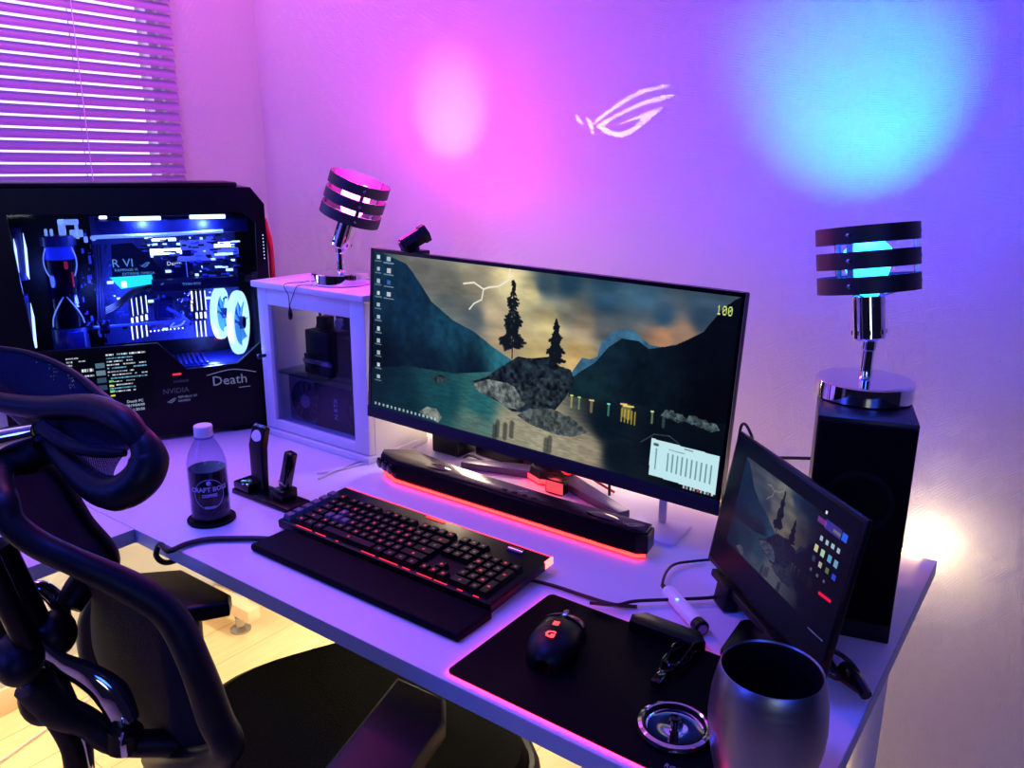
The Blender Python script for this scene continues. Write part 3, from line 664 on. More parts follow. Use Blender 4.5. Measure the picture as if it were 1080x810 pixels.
# sleeved cables
for k in range(4): obj('sleeved_cable', MB().tube([p3(112, 325+k*2, .06), p3(125, 318+k*2, .055), p3(140, 306+k*1.5, .06), p3(158, 302, .09)], .003, 8), M_cable, pc_)
for k in range(3): obj('sleeved_cable', MB().tube([p3(99+k*3, 258, .09), p3(102+k*3, 300, .08), p3(104+k*3, 340, .09)], .0022, 8), mat('cable_navy', (20, 24, 60), .5), pc_)
# memory sticks, lit white
Mram = emis('ram_white', (225, 232, 255), 3.2)
def sticks(x0, y0, y1, n, dx, slope=0):
    for i in range(n):
        x = x0+i*dx; r_ = pbox('memory_stick', (x, y0-i*1.5*(slope)), (x+dx*.62, y1-i*slope), .07, .14, mat('ram_body', (30, 36, 90), .4), .0008)
        for (f0, f1) in ((0, .42), (.47, .6), (.66, 1)):
            ya = y0+(y1-y0)*f0; yb = y0+(y1-y0)*f1
            xx0, z1_ = pcl(x, ya-i*slope, .0695); xx1, z0_ = pcl(x+dx*.62, yb-i*slope, .0695)
            obj('memory_light', MB().box((xx0, .066, z0_), (xx1, .0698, z1_), .0005), Mram, r_)
sticks(138, 315, 358, 4, 5., 1.2); sticks(206, 307, 355, 3, 4.6, .3); sticks(201, 307, 328, 1, 4.)
# cpu block
cb_ = pbox('pump_block', (162, 317), (186, 338), .08, .13, mat('cpu_block', (46, 54, 140), .3, .3), .005)
obj('block_ring', MB().tube([p3(166, 322, .078), p3(182, 320, .078), p3(184, 335, .078), p3(167, 336, .078)], .0015, 8, closed=True, smooth=False), M_fit, cb_)
for q in ((190, 316), (197, 309), (191, 330)): obj('fitting', MB().ball(tuple(p3(*q, .07)), .008, n=10), M_fit, pc_)
obj('coolant_tube', MB().tube([p3(176, 325, .07), p3(188, 331, .065), p3(200, 340, .07)], .004, 10), M_tube, pc_)
obj('coolant_tube', MB().tube([p3(184, 340, .065), p3(180, 345, .065), p3(190, 343, .065), p3(195, 338, .065)], .002, 8), mat('lit_tube2', (170, 200, 255), .1, emit=(120, 150, 255), es=1.2), pc_)
for k in range(9): obj('led_dot', MB().ball(tuple(p3(159+k*4.2, 349.5-k*.45, .07)), .0018, n=6), ML, pc_)
# exhaust fans, glowing
def pfan(cx, cy, rw, rh, d, ty=66):
    a, b_ = pcl(cx, cy, d); c = Vector((a, d, b_)); rad = pcl(cx, cy-rh, d)[1]-b_
    Mf = Matrix.Translation(c) @ Matrix.Rotation(R(ty), 4, 'Z') @ Matrix.Rotation(PI/2, 4, 'X')
    f = obj('exhaust_fan', MB().lathe([(rad*.72, .0), (rad*1.0, .0), (rad*1.02, .004), (rad*1.0, .012), (rad*.72, .012), (rad*.72, 0)], 48, Mf, cap=False), mat('fan_frame_lit', (180, 220, 255), .3, emit=(190, 235, 255), es=2.2), pc_)
    bl2 = MB()
    for q in range(7): bl2.prism([(rad*.2, -.006), (rad*.72, -.014), (rad*.74, .008), (rad*.2, .006)], .008, .011, M=Mf @ Matrix.Rotation(q*2*PI/7, 4, 'Z') @ Matrix.Rotation(.45, 4, 'X'))
    obj('blades', bl2, mat('fan_blade_lit', (120, 190, 235), .3, emit=(90, 190, 240), es=.75), f)
    obj('hub', MB().lathe([(0, .02), (rad*.2, .02), (rad*.22, .005), (0, .004)], 28, Mf), mat('fan_hub_navy', (30, 50, 120), .3), f)
pfan(230, 330, 12, 27, .12); pfan(249, 340, 13, 33, .06)
pbox('radiator', (222, 322), (240, 345), .19, .2, M_int) if False else None
# finned cover at lower right inside
fn = MB()
for k in range(9):
    A = p3(172+k*5.4, 366.5-k*.7, .03); fn.box((A.x, .03, .1585), (A.x+.006, .15, .166), .0008)
obj('finned_cover', fn, mat('fin_blue', (52, 60, 150), .4, .3), pc_)
obj('shroud_plate', MB().box((-.2, .02, .1585), (-.035, .17, .162)), mat('plate_deep_blue', (30, 40, 120), .35, .2), pc_)
# LCD panel behind the lower shroud with system readouts
lcd = Paint(300, 150); lcd.img[:] = (2, 3, 7); rg = random.Random(5)
def tl_(u0, u1, v, h, col, dens=.7):
    u = u0
    while u < u1:
        w = rg.uniform(.006, .03)
        if rg.random() < dens: lcd.rect(u, v, min(u+w, u1), v+h, col, rg.uniform(.6, 1))
        u += w+.005
for k in range(12):
    v = .93-k*.055
    tl_(.62, .97 if k in (0, 3, 4, 6, 7) else .85, v, .02, [(215, 225, 235), (120, 190, 230), (215, 225, 235)][k % 3], .85)
for k in range(9): tl_(.28, .33, .86-k*.05, .024, (210, 225, 235), .9)
for k in range(5): tl_(.13, .2, .86-k*.06, .02, (180, 200, 220), .7)
tl_(.0, .2, .92, .02, (210, 220, 230)); tl_(.28, .4, .92, .02, (210, 220, 230)); tl_(.36, .44, .87, .02, (210, 220, 230)); tl_(.4, .5, .7, .05, (220, 230, 240), 1); tl_(.4, .5, .62, .03, (220, 230, 240), 1)
for k, c in enumerate(((90, 130, 150), (120, 150, 170), (60, 90, 120), (50, 80, 110))): lcd.rect(.52, .74-k*.12, .6, .82-k*.12, c, .8)
for k, c in enumerate(((60, 200, 90), (190, 210, 60), (60, 190, 110), (200, 210, 60))): lcd.rect(.62, .5-k*.08, .66, .525-k*.08, c)
x0, z1 = pcl(33, 376, 0); x1, z0 = pcl(163, 428, 0)
yy = -.0135
lcdo = lcd.to_mesh('status_screen', lambda u, v: np.stack([x0+(x1-x0)*u, np.full_like(u, yy), z0+(z1-z0)*v], -1), vcol_emit('lcd_picture', 1.1), pc_)
MG = emis('dim_lettering', (120, 130, 185), .55); MG2 = emis('faint_lettering', (70, 76, 120), .35)
ptext('lettering', 'Death PC', 134, 425, yy, .0085, emis('lettering_pale', (180, 200, 235), .9), lcdo); ptext('lettering', '2019/04/09', 133, 429.5, yy, .0085, MATS['lettering_pale'], lcdo); ptext('lettering', '11:20:50', 138, 433.5, yy, .0085, MATS['lettering_pale'], lcdo)
yy = -.0128
def stext(name, body, x, y, size, m): a, b_ = pcl(x, y, yy); return text_mesh(name, body, size, m, pc_, Matrix.Translation((a, yy, b_)) @ Matrix.Rotation(PI/2, 4, 'X'), extrude=.0003)
stext('logo_lettering', 'NVIDIA', 172, 416, .017, MG2); stext('logo_lettering', 'REPUBLIC OF', 188, 420, .007, MG); stext('logo_lettering', 'GAMERS', 188, 424, .007, MG)
stext('logo_lettering', 'CORSAIR', 183, 404, .008, MG2); stext('logo_lettering', 'Death', 224, 407, .032, MG)
a, b_ = pcl(181, 422.5, yy); obj('logo_emblem', emblem(MB(), .021, 0, .0006, Matrix.Translation((a, yy, b_)) @ Matrix.Rotation(PI/2, 4, 'X')), MG, pc_)
q1, q2 = pcl(218, 396, yy), pcl(270, 392, yy); mid = pcl(245, 389.5, yy)
obj('logo_arc', MB().tube([(q1[0], yy, q1[1]), (mid[0], yy, mid[1]), (q2[0], yy, q2[1])], .0011, 6), MG, pc_)
q1, q2 = pcl(252, 408.5, yy), pcl(264, 407, yy); obj('logo_arc', MB().tube([(q1[0], yy, q1[1]), (q2[0], yy, q2[1])], .0009, 6, smooth=False), MG, pc_)
q1, q2 = pcl(182, 394.3, yy), pcl(191, 392.8, yy); obj('red_indicator', MB().box((q1[0], yy, q1[1]-.004), (q2[0], yy+.001, q1[1])), emis('red_indicator', (240, 30, 40), 1.8), pc_)
# case lighting (its own led strips)
def plight(n, x, y, d, e, c, s=.015):
    w = P0+PD*pcl(x, y, d)[0]+PN*d+Vector((0, 0, pcl(x, y, d)[1])); return light(n, 'POINT', w, e, c, s)
plight('case_led_light', 150, 236, .045, 2.6, (.14, .22, 1)); plight('case_led_light', 215, 236, .045, 2.6, (.14, .22, 1)); plight('case_led_light', 105, 320, .04, 01.6, (.12, .2, 1)); plight('case_led_light', 225, 372, .05, 01.6, (.15, .2, 1)); plight('case_led_light', 40, 300, .04, 0.44999999999999996, (.12, .2, 1))
# red loop of tube on the right side of the case
tag(obj('red_cable', MB().tube([P0+PD*.012+PN*.09+Vector((0, 0, z)) + PD*k for z, k in ((.2, .0), (.3, .012), (.42, .014), (.47, .006), (.49, -.01 +.012))], .007, 12), mat('red_sleeve', (200, 25, 45), .4)), 'red braided cable looping between the computer case and the cabinet', 'cable')

# ================================================================== MONITOR
MY0, MY1 = 1.12, 1.14
BL, BR_, TL, TR = py(390, 438, MY0), py(756.5, 545, MY0), py(389, 262, MY1), py(788, 308, MY1)
mo = thing('gaming_monitor', 'wide black monitor in the middle of the desk showing a mountain lake wallpaper', 'monitor', ((BL.x+BR_.x)/2, 1.27, DZ))
cen = (BL+BR_+TL+TR)/4; ex = ((BR_-BL)+(TR-TL)).normalized(); ez = ((TL-BL)+(TR-BR_)); ez = (ez-ex*ez.dot(ex)).normalized(); ey = ez.cross(ex)
MW = ((BR_-BL).length+(TR-TL).length)/2; MH = ((TL-BL).length+(TR-BR_).length)/2
MM = Matrix(((ex.x, ey.x, ez.x, cen.x), (ex.y, ey.y, ez.y, cen.y), (ex.z, ey.z, ez.z, cen.z), (0, 0, 0, 1)))
print('monitor', MW, MH)
body = MB(); body.box((-MW/2, .003, -MH/2), (MW/2, .02, MH/2), .003, M=MM)
body.prism([(-.3, -.13), (.3, -.13), (.26, .14), (-.26, .14)], -.045, -.02, .006, M=MM @ Matrix.Rotation(PI/2, 4, 'X'))
obj('housing', body, M_black, mo, world=True)
CHN = .024; BZ = .007
bz = MB(); bz.box((-MW/2, 0, -MH/2), (-MW/2+BZ, .004, MH/2), M=MM); bz.box((MW/2-BZ*.8, 0, -MH/2), (MW/2, .004, MH/2), M=MM); bz.box((-MW/2, 0, MH/2-BZ), (MW/2, .004, MH/2), M=MM)
obj('bezel', bz, M_gloss, mo, world=True)
obj('chin', MB().box((-MW/2, -.002, -MH/2), (MW/2, .004, -MH/2+CHN), .001, M=MM), M_slate, mo, world=True)
sx0, sx1, sz0, sz1 = -MW/2+BZ, MW/2-BZ*.8, -MH/2+CHN, MH/2-BZ
MMi = MM.inverted()
def suv(x, y):
    q = MMi @ ppl(x, y, MM @ Vector((0, .002, 0)), ey); return ((q.x-sx0)/(sx1-sx0), (q.z-sz0)/(sz1-sz0))
def wallpaper(W, H):
    p = Paint(W, H); P_ = lambda L: [suv(*q) for q in L]
    pts = [(405, 268, (84, 92, 98)), (440, 280, (104, 104, 98)), (470, 300, (112, 112, 104)), (500, 290, (150, 142, 120)), (535, 290, (215, 200, 150)), (540, 300, (205, 190, 140)), (520, 330, (170, 155, 125)), (500, 335, (80, 92, 96)), (470, 318, (100, 110, 108)), (560, 310, (190, 178, 132)), (575, 300, (60, 84, 98)), (600, 300, (34, 66, 86)), (600, 330, (130, 130, 115)), (580, 340, (200, 182, 130)), (615, 345, (150, 135, 112)), (610, 375, (215, 180, 115)), (570, 375, (200, 176, 120)), (640, 320, (46, 80, 104)), (640, 345, (90, 96, 100)), (680, 310, (58, 92, 116)), (700, 335, (44, 74, 98)), (700, 355, (190, 140, 105)), (720, 352, (150, 120, 100)), (740, 335, (40, 60, 80)), (740, 312, (60, 84, 104)), (640, 296, (40, 72, 92)), (530, 360, (170, 150, 118))]
    p.img = p.blobs([(*suv(x, y), c) for x, y, c in pts], 3.2)
    n = p.noise(9, 4, 4, 1, 3)[..., None]; p.img = (p.img*(.72+.56*n)).clip(0, 255)
    # left mountain
    lm = P_([(380, 255), (397, 264), (428, 278), (436, 288), (455, 318), (478, 338), (500, 350), (520, 366), (540, 380), (545, 400), (500, 420), (380, 420)])
    m = p.poly_mask(lm); nn = p.noise(60, 9, 3)[..., None]; base = p.blobs([(*suv(400, 290), (14, 46, 70)), (*suv(430, 320), (12, 44, 68)), (*suv(470, 350), (20, 62, 84)), (*suv(530, 385), (38, 104, 118)), (*suv(400, 380), (4, 16, 28)), (*suv(450, 385), (8, 28, 42)), (*suv(500, 395), (8, 28, 40))])*(.7+.6*nn)
    p.img[m] = base[m]
    # lake
    lk = P_([(380, 388), (430, 386), (480, 394), (520, 392), (560, 395), (640, 410), (790, 440), (760, 540), (380, 440)])
    m = p.poly_mask(lk); base = p.blobs([(*suv(400, 400), (8, 32, 44)), (*suv(420, 425), (8, 42, 52)), (*suv(470, 420), (20, 70, 78)), (*suv(505, 428), (34, 96, 100)), (*suv(500, 445), (84, 112, 104)), (*suv(640, 450), (8, 22, 32)), (*suv(700, 470), (6, 16, 24)), (*suv(540, 450), (150, 146, 122)), (*suv(580, 465), (158, 152, 128)), (*suv(620, 475), (150, 140, 118)), (*suv(650, 480), (10, 22, 32)), (*suv(740, 500), (4, 10, 16))], 4)*(.8+.4*p.noise(50, 2, 3, 1, 5)[..., None])
    p.img[m] = base[m]
    # far peak and right mountain
    p.poly(P_([(598, 400), (606, 388), (614, 377), (622, 379), (630, 376), (634, 362), (646, 350), (656, 347), (668, 348), (676, 356), (686, 364), (700, 366), (712, 363), (700, 400)]), (58, 104, 134), noise=.3, sc=50)
    rm = P_([(598, 402), (612, 392), (628, 382), (642, 366), (656, 357), (674, 360), (684, 368), (700, 366), (712, 364), (726, 358), (742, 350), (752, 338), (762, 326), (776, 316), (800, 305), (800, 450), (740, 445), (660, 424), (600, 418)])
    m = p.poly_mask(rm); base = p.blobs([(*suv(640, 375), (14, 34, 46)), (*suv(620, 400), (16, 40, 46)), (*suv(680, 400), (8, 20, 28)), (*suv(760, 360), (4, 8, 12)), (*suv(760, 430), (3, 5, 8))])*(.7+.6*nn); p.img[m] = base[m]
    # shore lights and reflections
    for x, y, c, w in ((603, 417, (220, 230, 120), 1), (611, 419, (160, 220, 120), 1), (624, 422, (230, 190, 120), 2), (642, 426, (120, 230, 190), 1), (663, 428, (240, 220, 110), 5), (658, 426, (250, 210, 120), 3), (688, 434, (200, 230, 150), 1), (700, 438, (90, 120, 110), 2)):
        p.line(P_([(x-w, y), (x+w, y+w*.25)]), .006, c); p.line(P_([(x, y+2), (x-.6, y+12)]), .004+.0035*w, c, .45)
    for k in range(5): p.line(P_([(656+k*3.5, 431+k), (655+k*3.5, 444+k)]), .005, (225, 190, 40), .7)
    # rocks
    p.poly(P_([(498, 402), (512, 398), (530, 386), (546, 376), (560, 378), (580, 376), (590, 386), (602, 390), (606, 402), (596, 420), (586, 432), (560, 436), (540, 434), (526, 424), (508, 414)]), (26, 36, 42), noise=1.2, seed=3, sc=90)
    p.poly(P_([(497, 405), (515, 400), (535, 404), (550, 412), (556, 424), (548, 432), (534, 430), (522, 420), (506, 414)]), (96, 104, 102), noise=.8, seed=5, sc=90)
    p.poly(P_([(540, 404), (575, 398), (598, 402), (590, 424), (566, 434), (552, 424)]), (34, 44, 48), .9, noise=1.3, seed=8, sc=110)
    p.poly(P_([(545, 438), (558, 431), (582, 431), (602, 440), (620, 456), (604, 461), (584, 458), (560, 448)]), (72, 80, 80), noise=.7, seed=6, sc=110)
    p.poly(P_([(442, 434), (450, 429), (460, 431), (466, 440), (462, 446)]), (120, 128, 120), noise=.4, sc=90)
    p.poly(P_([(455, 398), (464, 395), (474, 399), (470, 405), (460, 404)]), (40, 52, 56), noise=.9, sc=120)
    for x, y in ((730, 442), (715, 440), (750, 450), (740, 446), (705, 436)): p.poly(P_([(x-8, y+2), (x-3, y-4), (x+5, y-3), (x+9, y+4), (x, y+6)]), (60, 74, 78), noise=1., seed=int(x), sc=150)
    p.line(P_([(676, 466), (690, 458), (706, 460), (716, 468)]), .004, (80, 90, 90), .6)
    # dark reflections of the trees in the sand
    for x, y in ((525, 445), (533, 448), (540, 446), (522, 450), (580, 462), (576, 464)): p.line(P_([(x, y), (x-1, y+14)]), .02, (30, 36, 36), .55)
    # conifers
    def tree(xb, yb, xt, yt, wmax, seed):
        r_ = random.Random(seed); p.line(P_([(xb, yb), (xt, yt)]), .005, (16, 20, 18))
        for k in range(300):
            t = r_.random()**.75; cx = xt+(xb-xt)*t; cy = yt+(yb-yt)*t*.86; w = wmax*(.1+.9*t**.85)*(.72+.28*math.sin(t*21+seed)); s_ = r_.choice((-1, 1)); a0 = r_.uniform(.0, .6)
            p.line(P_([(cx+s_*w*a0, cy+r_.uniform(-1, 1)), (cx+s_*w*min(1, a0+r_.uniform(.15, .5)), cy+r_.uniform(0, 3))]), .0055+.004*t, (14, 22, 22), .85)
    tree(540, 378, 542, 296, 17, 2); tree(585, 388, 587, 337, 12.5, 5)
    # lightning
    p.line(P_([(538, 283), (537, 295), (526, 302), (516, 303), (510, 305), (500, 298), (489, 299)]), .0065, (245, 240, 215))
    p.line(P_([(510, 305), (508, 316), (500, 320), (495, 326)]), .0055, (240, 236, 215)); p.line(P_([(526, 302), (528, 308)]), .004, (220, 215, 190))
    return p
p = wallpaper(700, 296)
P_ = lambda L: [suv(*q) for q in L]
for k in range(11):
    u, v = suv(399, 271+k*12.6); p.rect(u-.005, v-.012, u+.006, v+.013, (205, 222, 232), .8 if k % 3 else .95); p.rect(u-.012, v-.028, u+.012, v-.02, (150, 175, 190), .6)
for k in range(4):
    u, v = suv(410, 273+k*12.5); p.rect(u-.007, v-.014, u+.007, v+.014, ((190, 215, 235), (220, 220, 225), (60, 110, 190), (220, 225, 230))[k], .85); p.rect(u-.018, v-.03, u+.018, v-.022, (150, 175, 190), .7)
# open white window with equaliser sliders
wq = P_([(687, 462), (759.5, 481.5), (754.5, 522), (684, 500)]); p.poly(wq, (196, 236, 242))
def inw(a, b): return (wq[0][0]*(1-a)*b+wq[1][0]*a*b+wq[2][0]*a*(1-b)+wq[3][0]*(1-a)*(1-b), wq[0][1]*(1-a)*b+wq[1][1]*a*b+wq[2][1]*a*(1-b)+wq[3][1]*(1-a)*(1-b))
for k in range(10): p.line([inw(.27+k*.07, .24), inw(.27+k*.07, .7)], .0055, (90, 130, 140), .8)
p.line([inw(.09, .2), inw(.09, .75)], .005, (90, 130, 140), .8); p.line([inw(.28, .82), inw(.5, .82)], .004, (120, 150, 160), .7); p.line([inw(.5, .94), inw(.62, .94)], .004, (60, 80, 90), .7); p.line([inw(.06, .86), inw(.1, .86)], .01, (70, 90, 100))
# taskbar marks
for k in range(16):
    u, v = suv(396+k*4.2, 429+k*.98); p.rect(u-.003, .012, u+.003, .03, (200, 215, 225), .8)
for k, c in enumerate(((200, 200, 210), (160, 170, 180), (220, 230, 240), (180, 190, 200), (200, 90, 90), (190, 200, 210), (200, 220, 240), (150, 160, 170), (230, 235, 240))):
    u = .925+k*.0078; p.rect(u-.0022, .012, u+.0022, .032, c, .9)
# frame counter
u0, v0 = suv(756, 327); cw, chh = .00185, .0062
for i, ch in enumerate('100'):
    g_ = FONT[ch]
    for r_ in range(7):
        for c_ in range(5):
            if g_[r_*5+c_] == '1': p.rect(u0+i*.0115+c_*cw, v0+(3-r_)*chh, u0+i*.0115+(c_+1)*cw, v0+(4-r_)*chh, (215, 235, 130))
rot = np.array(MM.to_3x3()); tr_ = np.array(MM.translation)-np.array(mo.location)
def scr(u, v): L = np.stack([sx0+(sx1-sx0)*u, np.full_like(u, .002), sz0+(sz1-sz0)*v], -1); return L @ rot.T + tr_
p.to_mesh('screen', scr, vcol_emit('monitor_picture', .95, .3), mo)
# stand
stM = Matrix.Translation(Vector((-.845, 1.3, DZ))-Vector(mo.location))
obj('stand_column', MB().box((-.03, -.03, .02), (.03, .03, .33), .008, M=stM), M_dark, mo)
obj('stand_hinge', MB().box((-.05, -.12, .23), (.05, -.0, .31), .008, M=stM), M_dark, mo)
hub = obj('stand_hub', MB().lathe([(0, 0), (.045, 0), (.05, .006), (.046, .028), (.03, .034), (0, .034)], 8, stM), M_black, mo)
def leg(a, b, w, z, name='stand_leg'):
    A, B = Vector(a), Vector(b); d = (B-A).normalized(); n = Vector((-d.y, d.x, 0))
    q = MB(); q.prism([tuple((A+n*w)[:2]), tuple((B+n*w*.55)[:2]), tuple((B-n*w*.55)[:2]), tuple((A-n*w)[:2])], 0, z, .002)
    return obj(name, q, mat('gunmetal_paint', (92, 88, 110), .35, .4), mo, world=False)
hub_l = Vector((-.845, 1.3))-Vector(mo.location.xy)
def toM(x, y): return (x-mo.location.x, y-mo.location.y, 0)
leg(toM(-.86, 1.295), toM(-1.03, 1.235), .022, .016); leg(toM(-.82, 1.295), toM(-.63, 1.21), .022, .016); leg(toM(-.845, 1.32), toM(-.845, 1.37), .022, .016)
obj('red_base_light', MB().lathe([(.047, .004), (.052, .004), (.052, .012), (.047, .012), (.047, .004)], 8, stM, cap=False), emis('red_ring_light', (255, 40, 50), 5.), hub)
light('stand_red_light', 'POINT', (-.80, 1.235, DZ+.04), .35, (1, .08, .1), .02)

# emblem projector clipped to the top edge of the monitor
PJ = py(438, 252, 1.155)
targ = py(660, 118, YW)
prj = thing('clip_projector', 'small black clip-on spotlight perched on the top edge of the monitor', 'projector', (PJ.x, PJ.y, MM.translation.z+MH/2+.0))
prj.location.z = (MM @ Vector((MMi @ PJ).x and Vector(((MMi @ PJ).x, .01, MH/2)))).z
zd = (targ-PJ).normalized(); xd = zd.cross(Vector((0, 0, 1))).normalized(); yd = zd.cross(xd)*-1
yd = xd.cross(zd)*-1
PM = Matrix(((xd.x, -yd.x, zd.x, PJ.x), (xd.y, -yd.y, zd.y, PJ.y), (xd.z, -yd.z, zd.z, PJ.z), (0, 0, 0, 1)))
brl = MB(); brl.lathe([(.0125, -.03), (.0165, -.028), (.0165, .013), (.019, .014), (.019, .026), (.0165, .026), (.0165, .02), (.0125, .02), (.0125, -.03)], 6, PM, cap=False)
brl.lathe([(0, -.032), (.0125, -.032), (.0125, -.03), (0, -.03)], 6, PM)
obj('barrel', brl, M_black, prj, world=True, smooth=False)
# stencil plate: the emblem cut out; the wall shows what it lets through
SRC = PJ - zd*.02; PLD = .034
def on_wall(x, y): return py(570+x/6, 60+y/6, YW)
def to_plate(W):
    d = W-SRC; q = SRC + d*(PLD/d.dot(zd)); q = q-SRC; return (q.dot(xd), -q.dot(yd))
holes = [[to_plate(on_wall(*q)) for q in poly_] for poly_ in EM]
K_ = 1000
me = plate_with_hole([(12.5*math.cos(k*PI/12), 12.5*math.sin(k*PI/12)) for k in range(24)], [[(x*K_, y*K_) for x, y in h_] for h_ in holes], 0, .06)
me.transform(Matrix.Scale(1/K_, 4))
me.transform(Matrix(((xd.x, -yd.x, zd.x, SRC.x), (xd.y, -yd.y, zd.y, SRC.y), (xd.z, -yd.z, zd.z, SRC.z), (0, 0, 0, 1))) @ Matrix.Translation((0, 0, PLD)))
me.transform(Matrix.Translation(-Vector(prj.location))); me.materials.append(M_rubber)
so = bpy.data.objects.new('stencil_plate', me); C.objects.link(so); so.parent = prj
sp_ = light('projector_light', 'SPOT', SRC, 16, (1, .95, .9), .00003, spot_size=R(46), spot_blend=.1)
sp_.rotation_euler = (-zd).to_track_quat('Z', 'Y').to_euler()
yk = MB(); yk.box((-.02, -.012, -.004), (.02, .02, .004), .002); hz_ = PJ.z-prj.location.z-.015; print('projector height', hz_); yk.box((-.006, -.006, .002), (.006, .006, max(hz_, .004)), .001)
obj('clip', yk, M_black, prj)
obj('clip_lever', MB().tube([(-.018, 0, .002), (-.03, -.004, .008), (-.034, -.004, .002)], .0018, 6), M_black, prj)

# ================================================================== SOUNDBAR
sb = thing('soundbar', 'long black soundbar glowing red underneath, in front of the monitor', 'soundbar', (-.82, 1.1, DZ))
fpw = [(-1.08, 1.083), (-.54, 1.084), (-.524, 1.094), (-.53, 1.128), (-.72, 1.124), (-.95, 1.132), (-1.10, 1.156), (-1.148, 1.118), (-1.14, 1.104)]
fp = [(x+.82, y-1.1) for x, y in fpw]
body = MB(); body.prism(fp, .009, .044, .003); obj('body', body, M_black2, sb)
cxm, cym = sum(x for x, y in fp)/len(fp), sum(y for x, y in fp)/len(fp)
top = obj('top_panel', MB().prism([(x+(cxm-x)*.012, y+(cym-y)*.07) for x, y in fp], .0442, .049, .002), mat('soundbar_top', (16, 16, 18), .25, spec=.45), sb)
obj('front_grille', MB().box((-.257, -.0185, .012), (.278, -.0165, .042), .0008), mat('grille_cloth', (6, 6, 8), .85, bump=(900, .5), spec=.1), sb)
for x, y in ((-.165, .006), (.205, .003)): obj('speaker_pod', MB().ball((x, y, .047), .034, (1, .48, .13), 14), M_gloss, sb)
for k in range(4): obj('button', MB().box((.0+k*.022, -.008, .049), (.010+k*.022, -.002, .0505), .0006), M_rubber, top)
obj('emblem', emblem(MB(), .02, .0491, .0496, Matrix.Translation((.035, .008, 0))), mat('pale_mark', (120, 120, 130), .4), top)
obj('emblem', emblem(MB(), .036, .0491, .0496, Matrix.Translation((.262, .005, 0))), mat('faint_mark', (90, 84, 96), .4), top)
for k in range(3): obj('knob', MB().lathe([(.010, 0), (.011, .002), (.011, .008), (.008, .01), (0, .01)], 24, Matrix.Translation((-.313+.022*k, .001-.0075*k, .028)) @ Matrix.Rotation(R(90), 4, 'X')  @ Matrix.Rotation(R(-18), 4, 'Y')), M_gloss, sb)
for x in (-.22, .22): obj('rubber_foot', MB().box((x-.02, -.008, 0), (x+.02, .018, .009), .002), M_rubber, sb)
obj('red_light_strip', MB().tube([(-.31, .004, .006), (-.26, -.0175, .006), (0, -.017, .006), (.28, -.0165, .006), (.292, -.006, .006)], .0026, 8, smooth=False), emis('red_strip', (255, 45, 40), 6.5), sb)

# ================================================================== KEYBOARD
kb = thing('keyboard', 'black mechanical keyboard with red lit keys in the middle of the desk', 'keyboard', (-.857, .805, DZ))
KW, KD = .47, .158
tilt = Matrix.Rotation(R(3.5), 4, 'X')
obj('deck', MB().box((-KW/2, 0, .004), (KW/2, KD, .02), .003, M=tilt), mat('anodised_black', (7, 7, 10), .4, spec=.2), kb)
obj('back_light_bar', MB().box((-KW/2+.006, KD, .015), (KW/2, KD+.0015, .0185), M=tilt), emis('kb_red', (255, 25, 35), 4.5), kb)
obj('corner_light', MB().box((KW/2-.002, KD-.02, .008), (KW/2+.001, KD+.001, .02), M=tilt), emis('kb_pink', (255, 120, 120), 3.), kb)
M_key = mat('keycap_black', (6, 6, 8), .45, spec=.2); M_leg = emis('legend_red', (215, 50, 55), 1.1); M_leg2 = emis('legend_dim', (150, 90, 100), .55)
M_gkey = mat('grey_keycap', (70, 72, 92), .4)
pw = .0188
def key_bm(w, h=1.):
    q = MB(); W = pw*w-.002; Hh_ = pw*h-.002; z0, z1 = .0, .0085
    b0 = [(-W/2, -Hh_/2), (W/2, -Hh_/2), (W/2, Hh_/2), (-W/2, Hh_/2)]; i = .0022
    t0 = [(-W/2+i, -Hh_/2+i), (W/2-i, -Hh_/2+i), (W/2-i, Hh_/2-i*.6), (-W/2+i, Hh_/2-i*.6)]
    v0 = [q.bm.verts.new((x, y, z0)) for x, y in b0]; v1 = [q.bm.verts.new((x, y, z1)) for x, y in t0]
    q.bm.faces.new(v1); [q.bm.faces.new((v0[k], v0[(k+1) % 4], v1[(k+1) % 4], v1[k])) for k in range(4)]
    q.mi = 1; q.box((-.0022, -.0018, z1-.0001), (.0022, .0022, z1+.00015)); return q
cache = {}
def key(name, cx, cy, w=1., h=1., mt=M_key, lg=M_leg2):
    kk = (w, h, mt.name, lg.name)
    M_ = tilt @ Matrix.Translation((cx, cy, .0205))
    if kk not in cache: o = obj(name, key_bm(w, h), [mt, lg], kb, smooth=False); cache[kk] = o
    else: o = cache[kk].copy(); o.name = name; C.objects.link(o); o.parent = kb
    o.matrix_local = M_; return o
X0 = -KW/2+.034; Y0 = .016
rows = [[1.25, 1.25, 1.25, 6.25, 1.25, 1.25, 1.25, 1.25], [2.25]+[1]*10+[2.75], [1.75]+[1]*11+[2.25], [1.5]+[1]*12+[1.5], [1]*13+[2]]
rk = random.Random(1)
for r_, row in enumerate(rows):
    x = X0
    for i, w in enumerate(row):
        wasd = (r_ == 3 and i == 2) or (r_ == 2 and i in (1, 2, 3))
        key('key', x+w*pw/2, Y0+r_*pw, w, 1, M_gkey if wasd else M_key, M_leg if rk.random() < .35 else M_leg2); x += w*pw
x = X0
for i in range(13):
    if i in (1, 5, 9): x += pw*.55
    key('key', x+pw/2, Y0+5.2*pw, 1, 1, M_key, M_leg if i % 3 == 0 else M_leg2); x += pw*(1 if i not in (0,) else 1)
nx = X0+15.25*pw
for r_, n_ in ((5.2, 3), (4, 3), (3, 3)):
    for i in range(n_): key('navigation_key', nx+(i+.5)*pw, Y0+r_*pw)
for i in range(3): key('arrow_key', nx+(i+.5)*pw, Y0, 1, 1, M_key, M_leg)
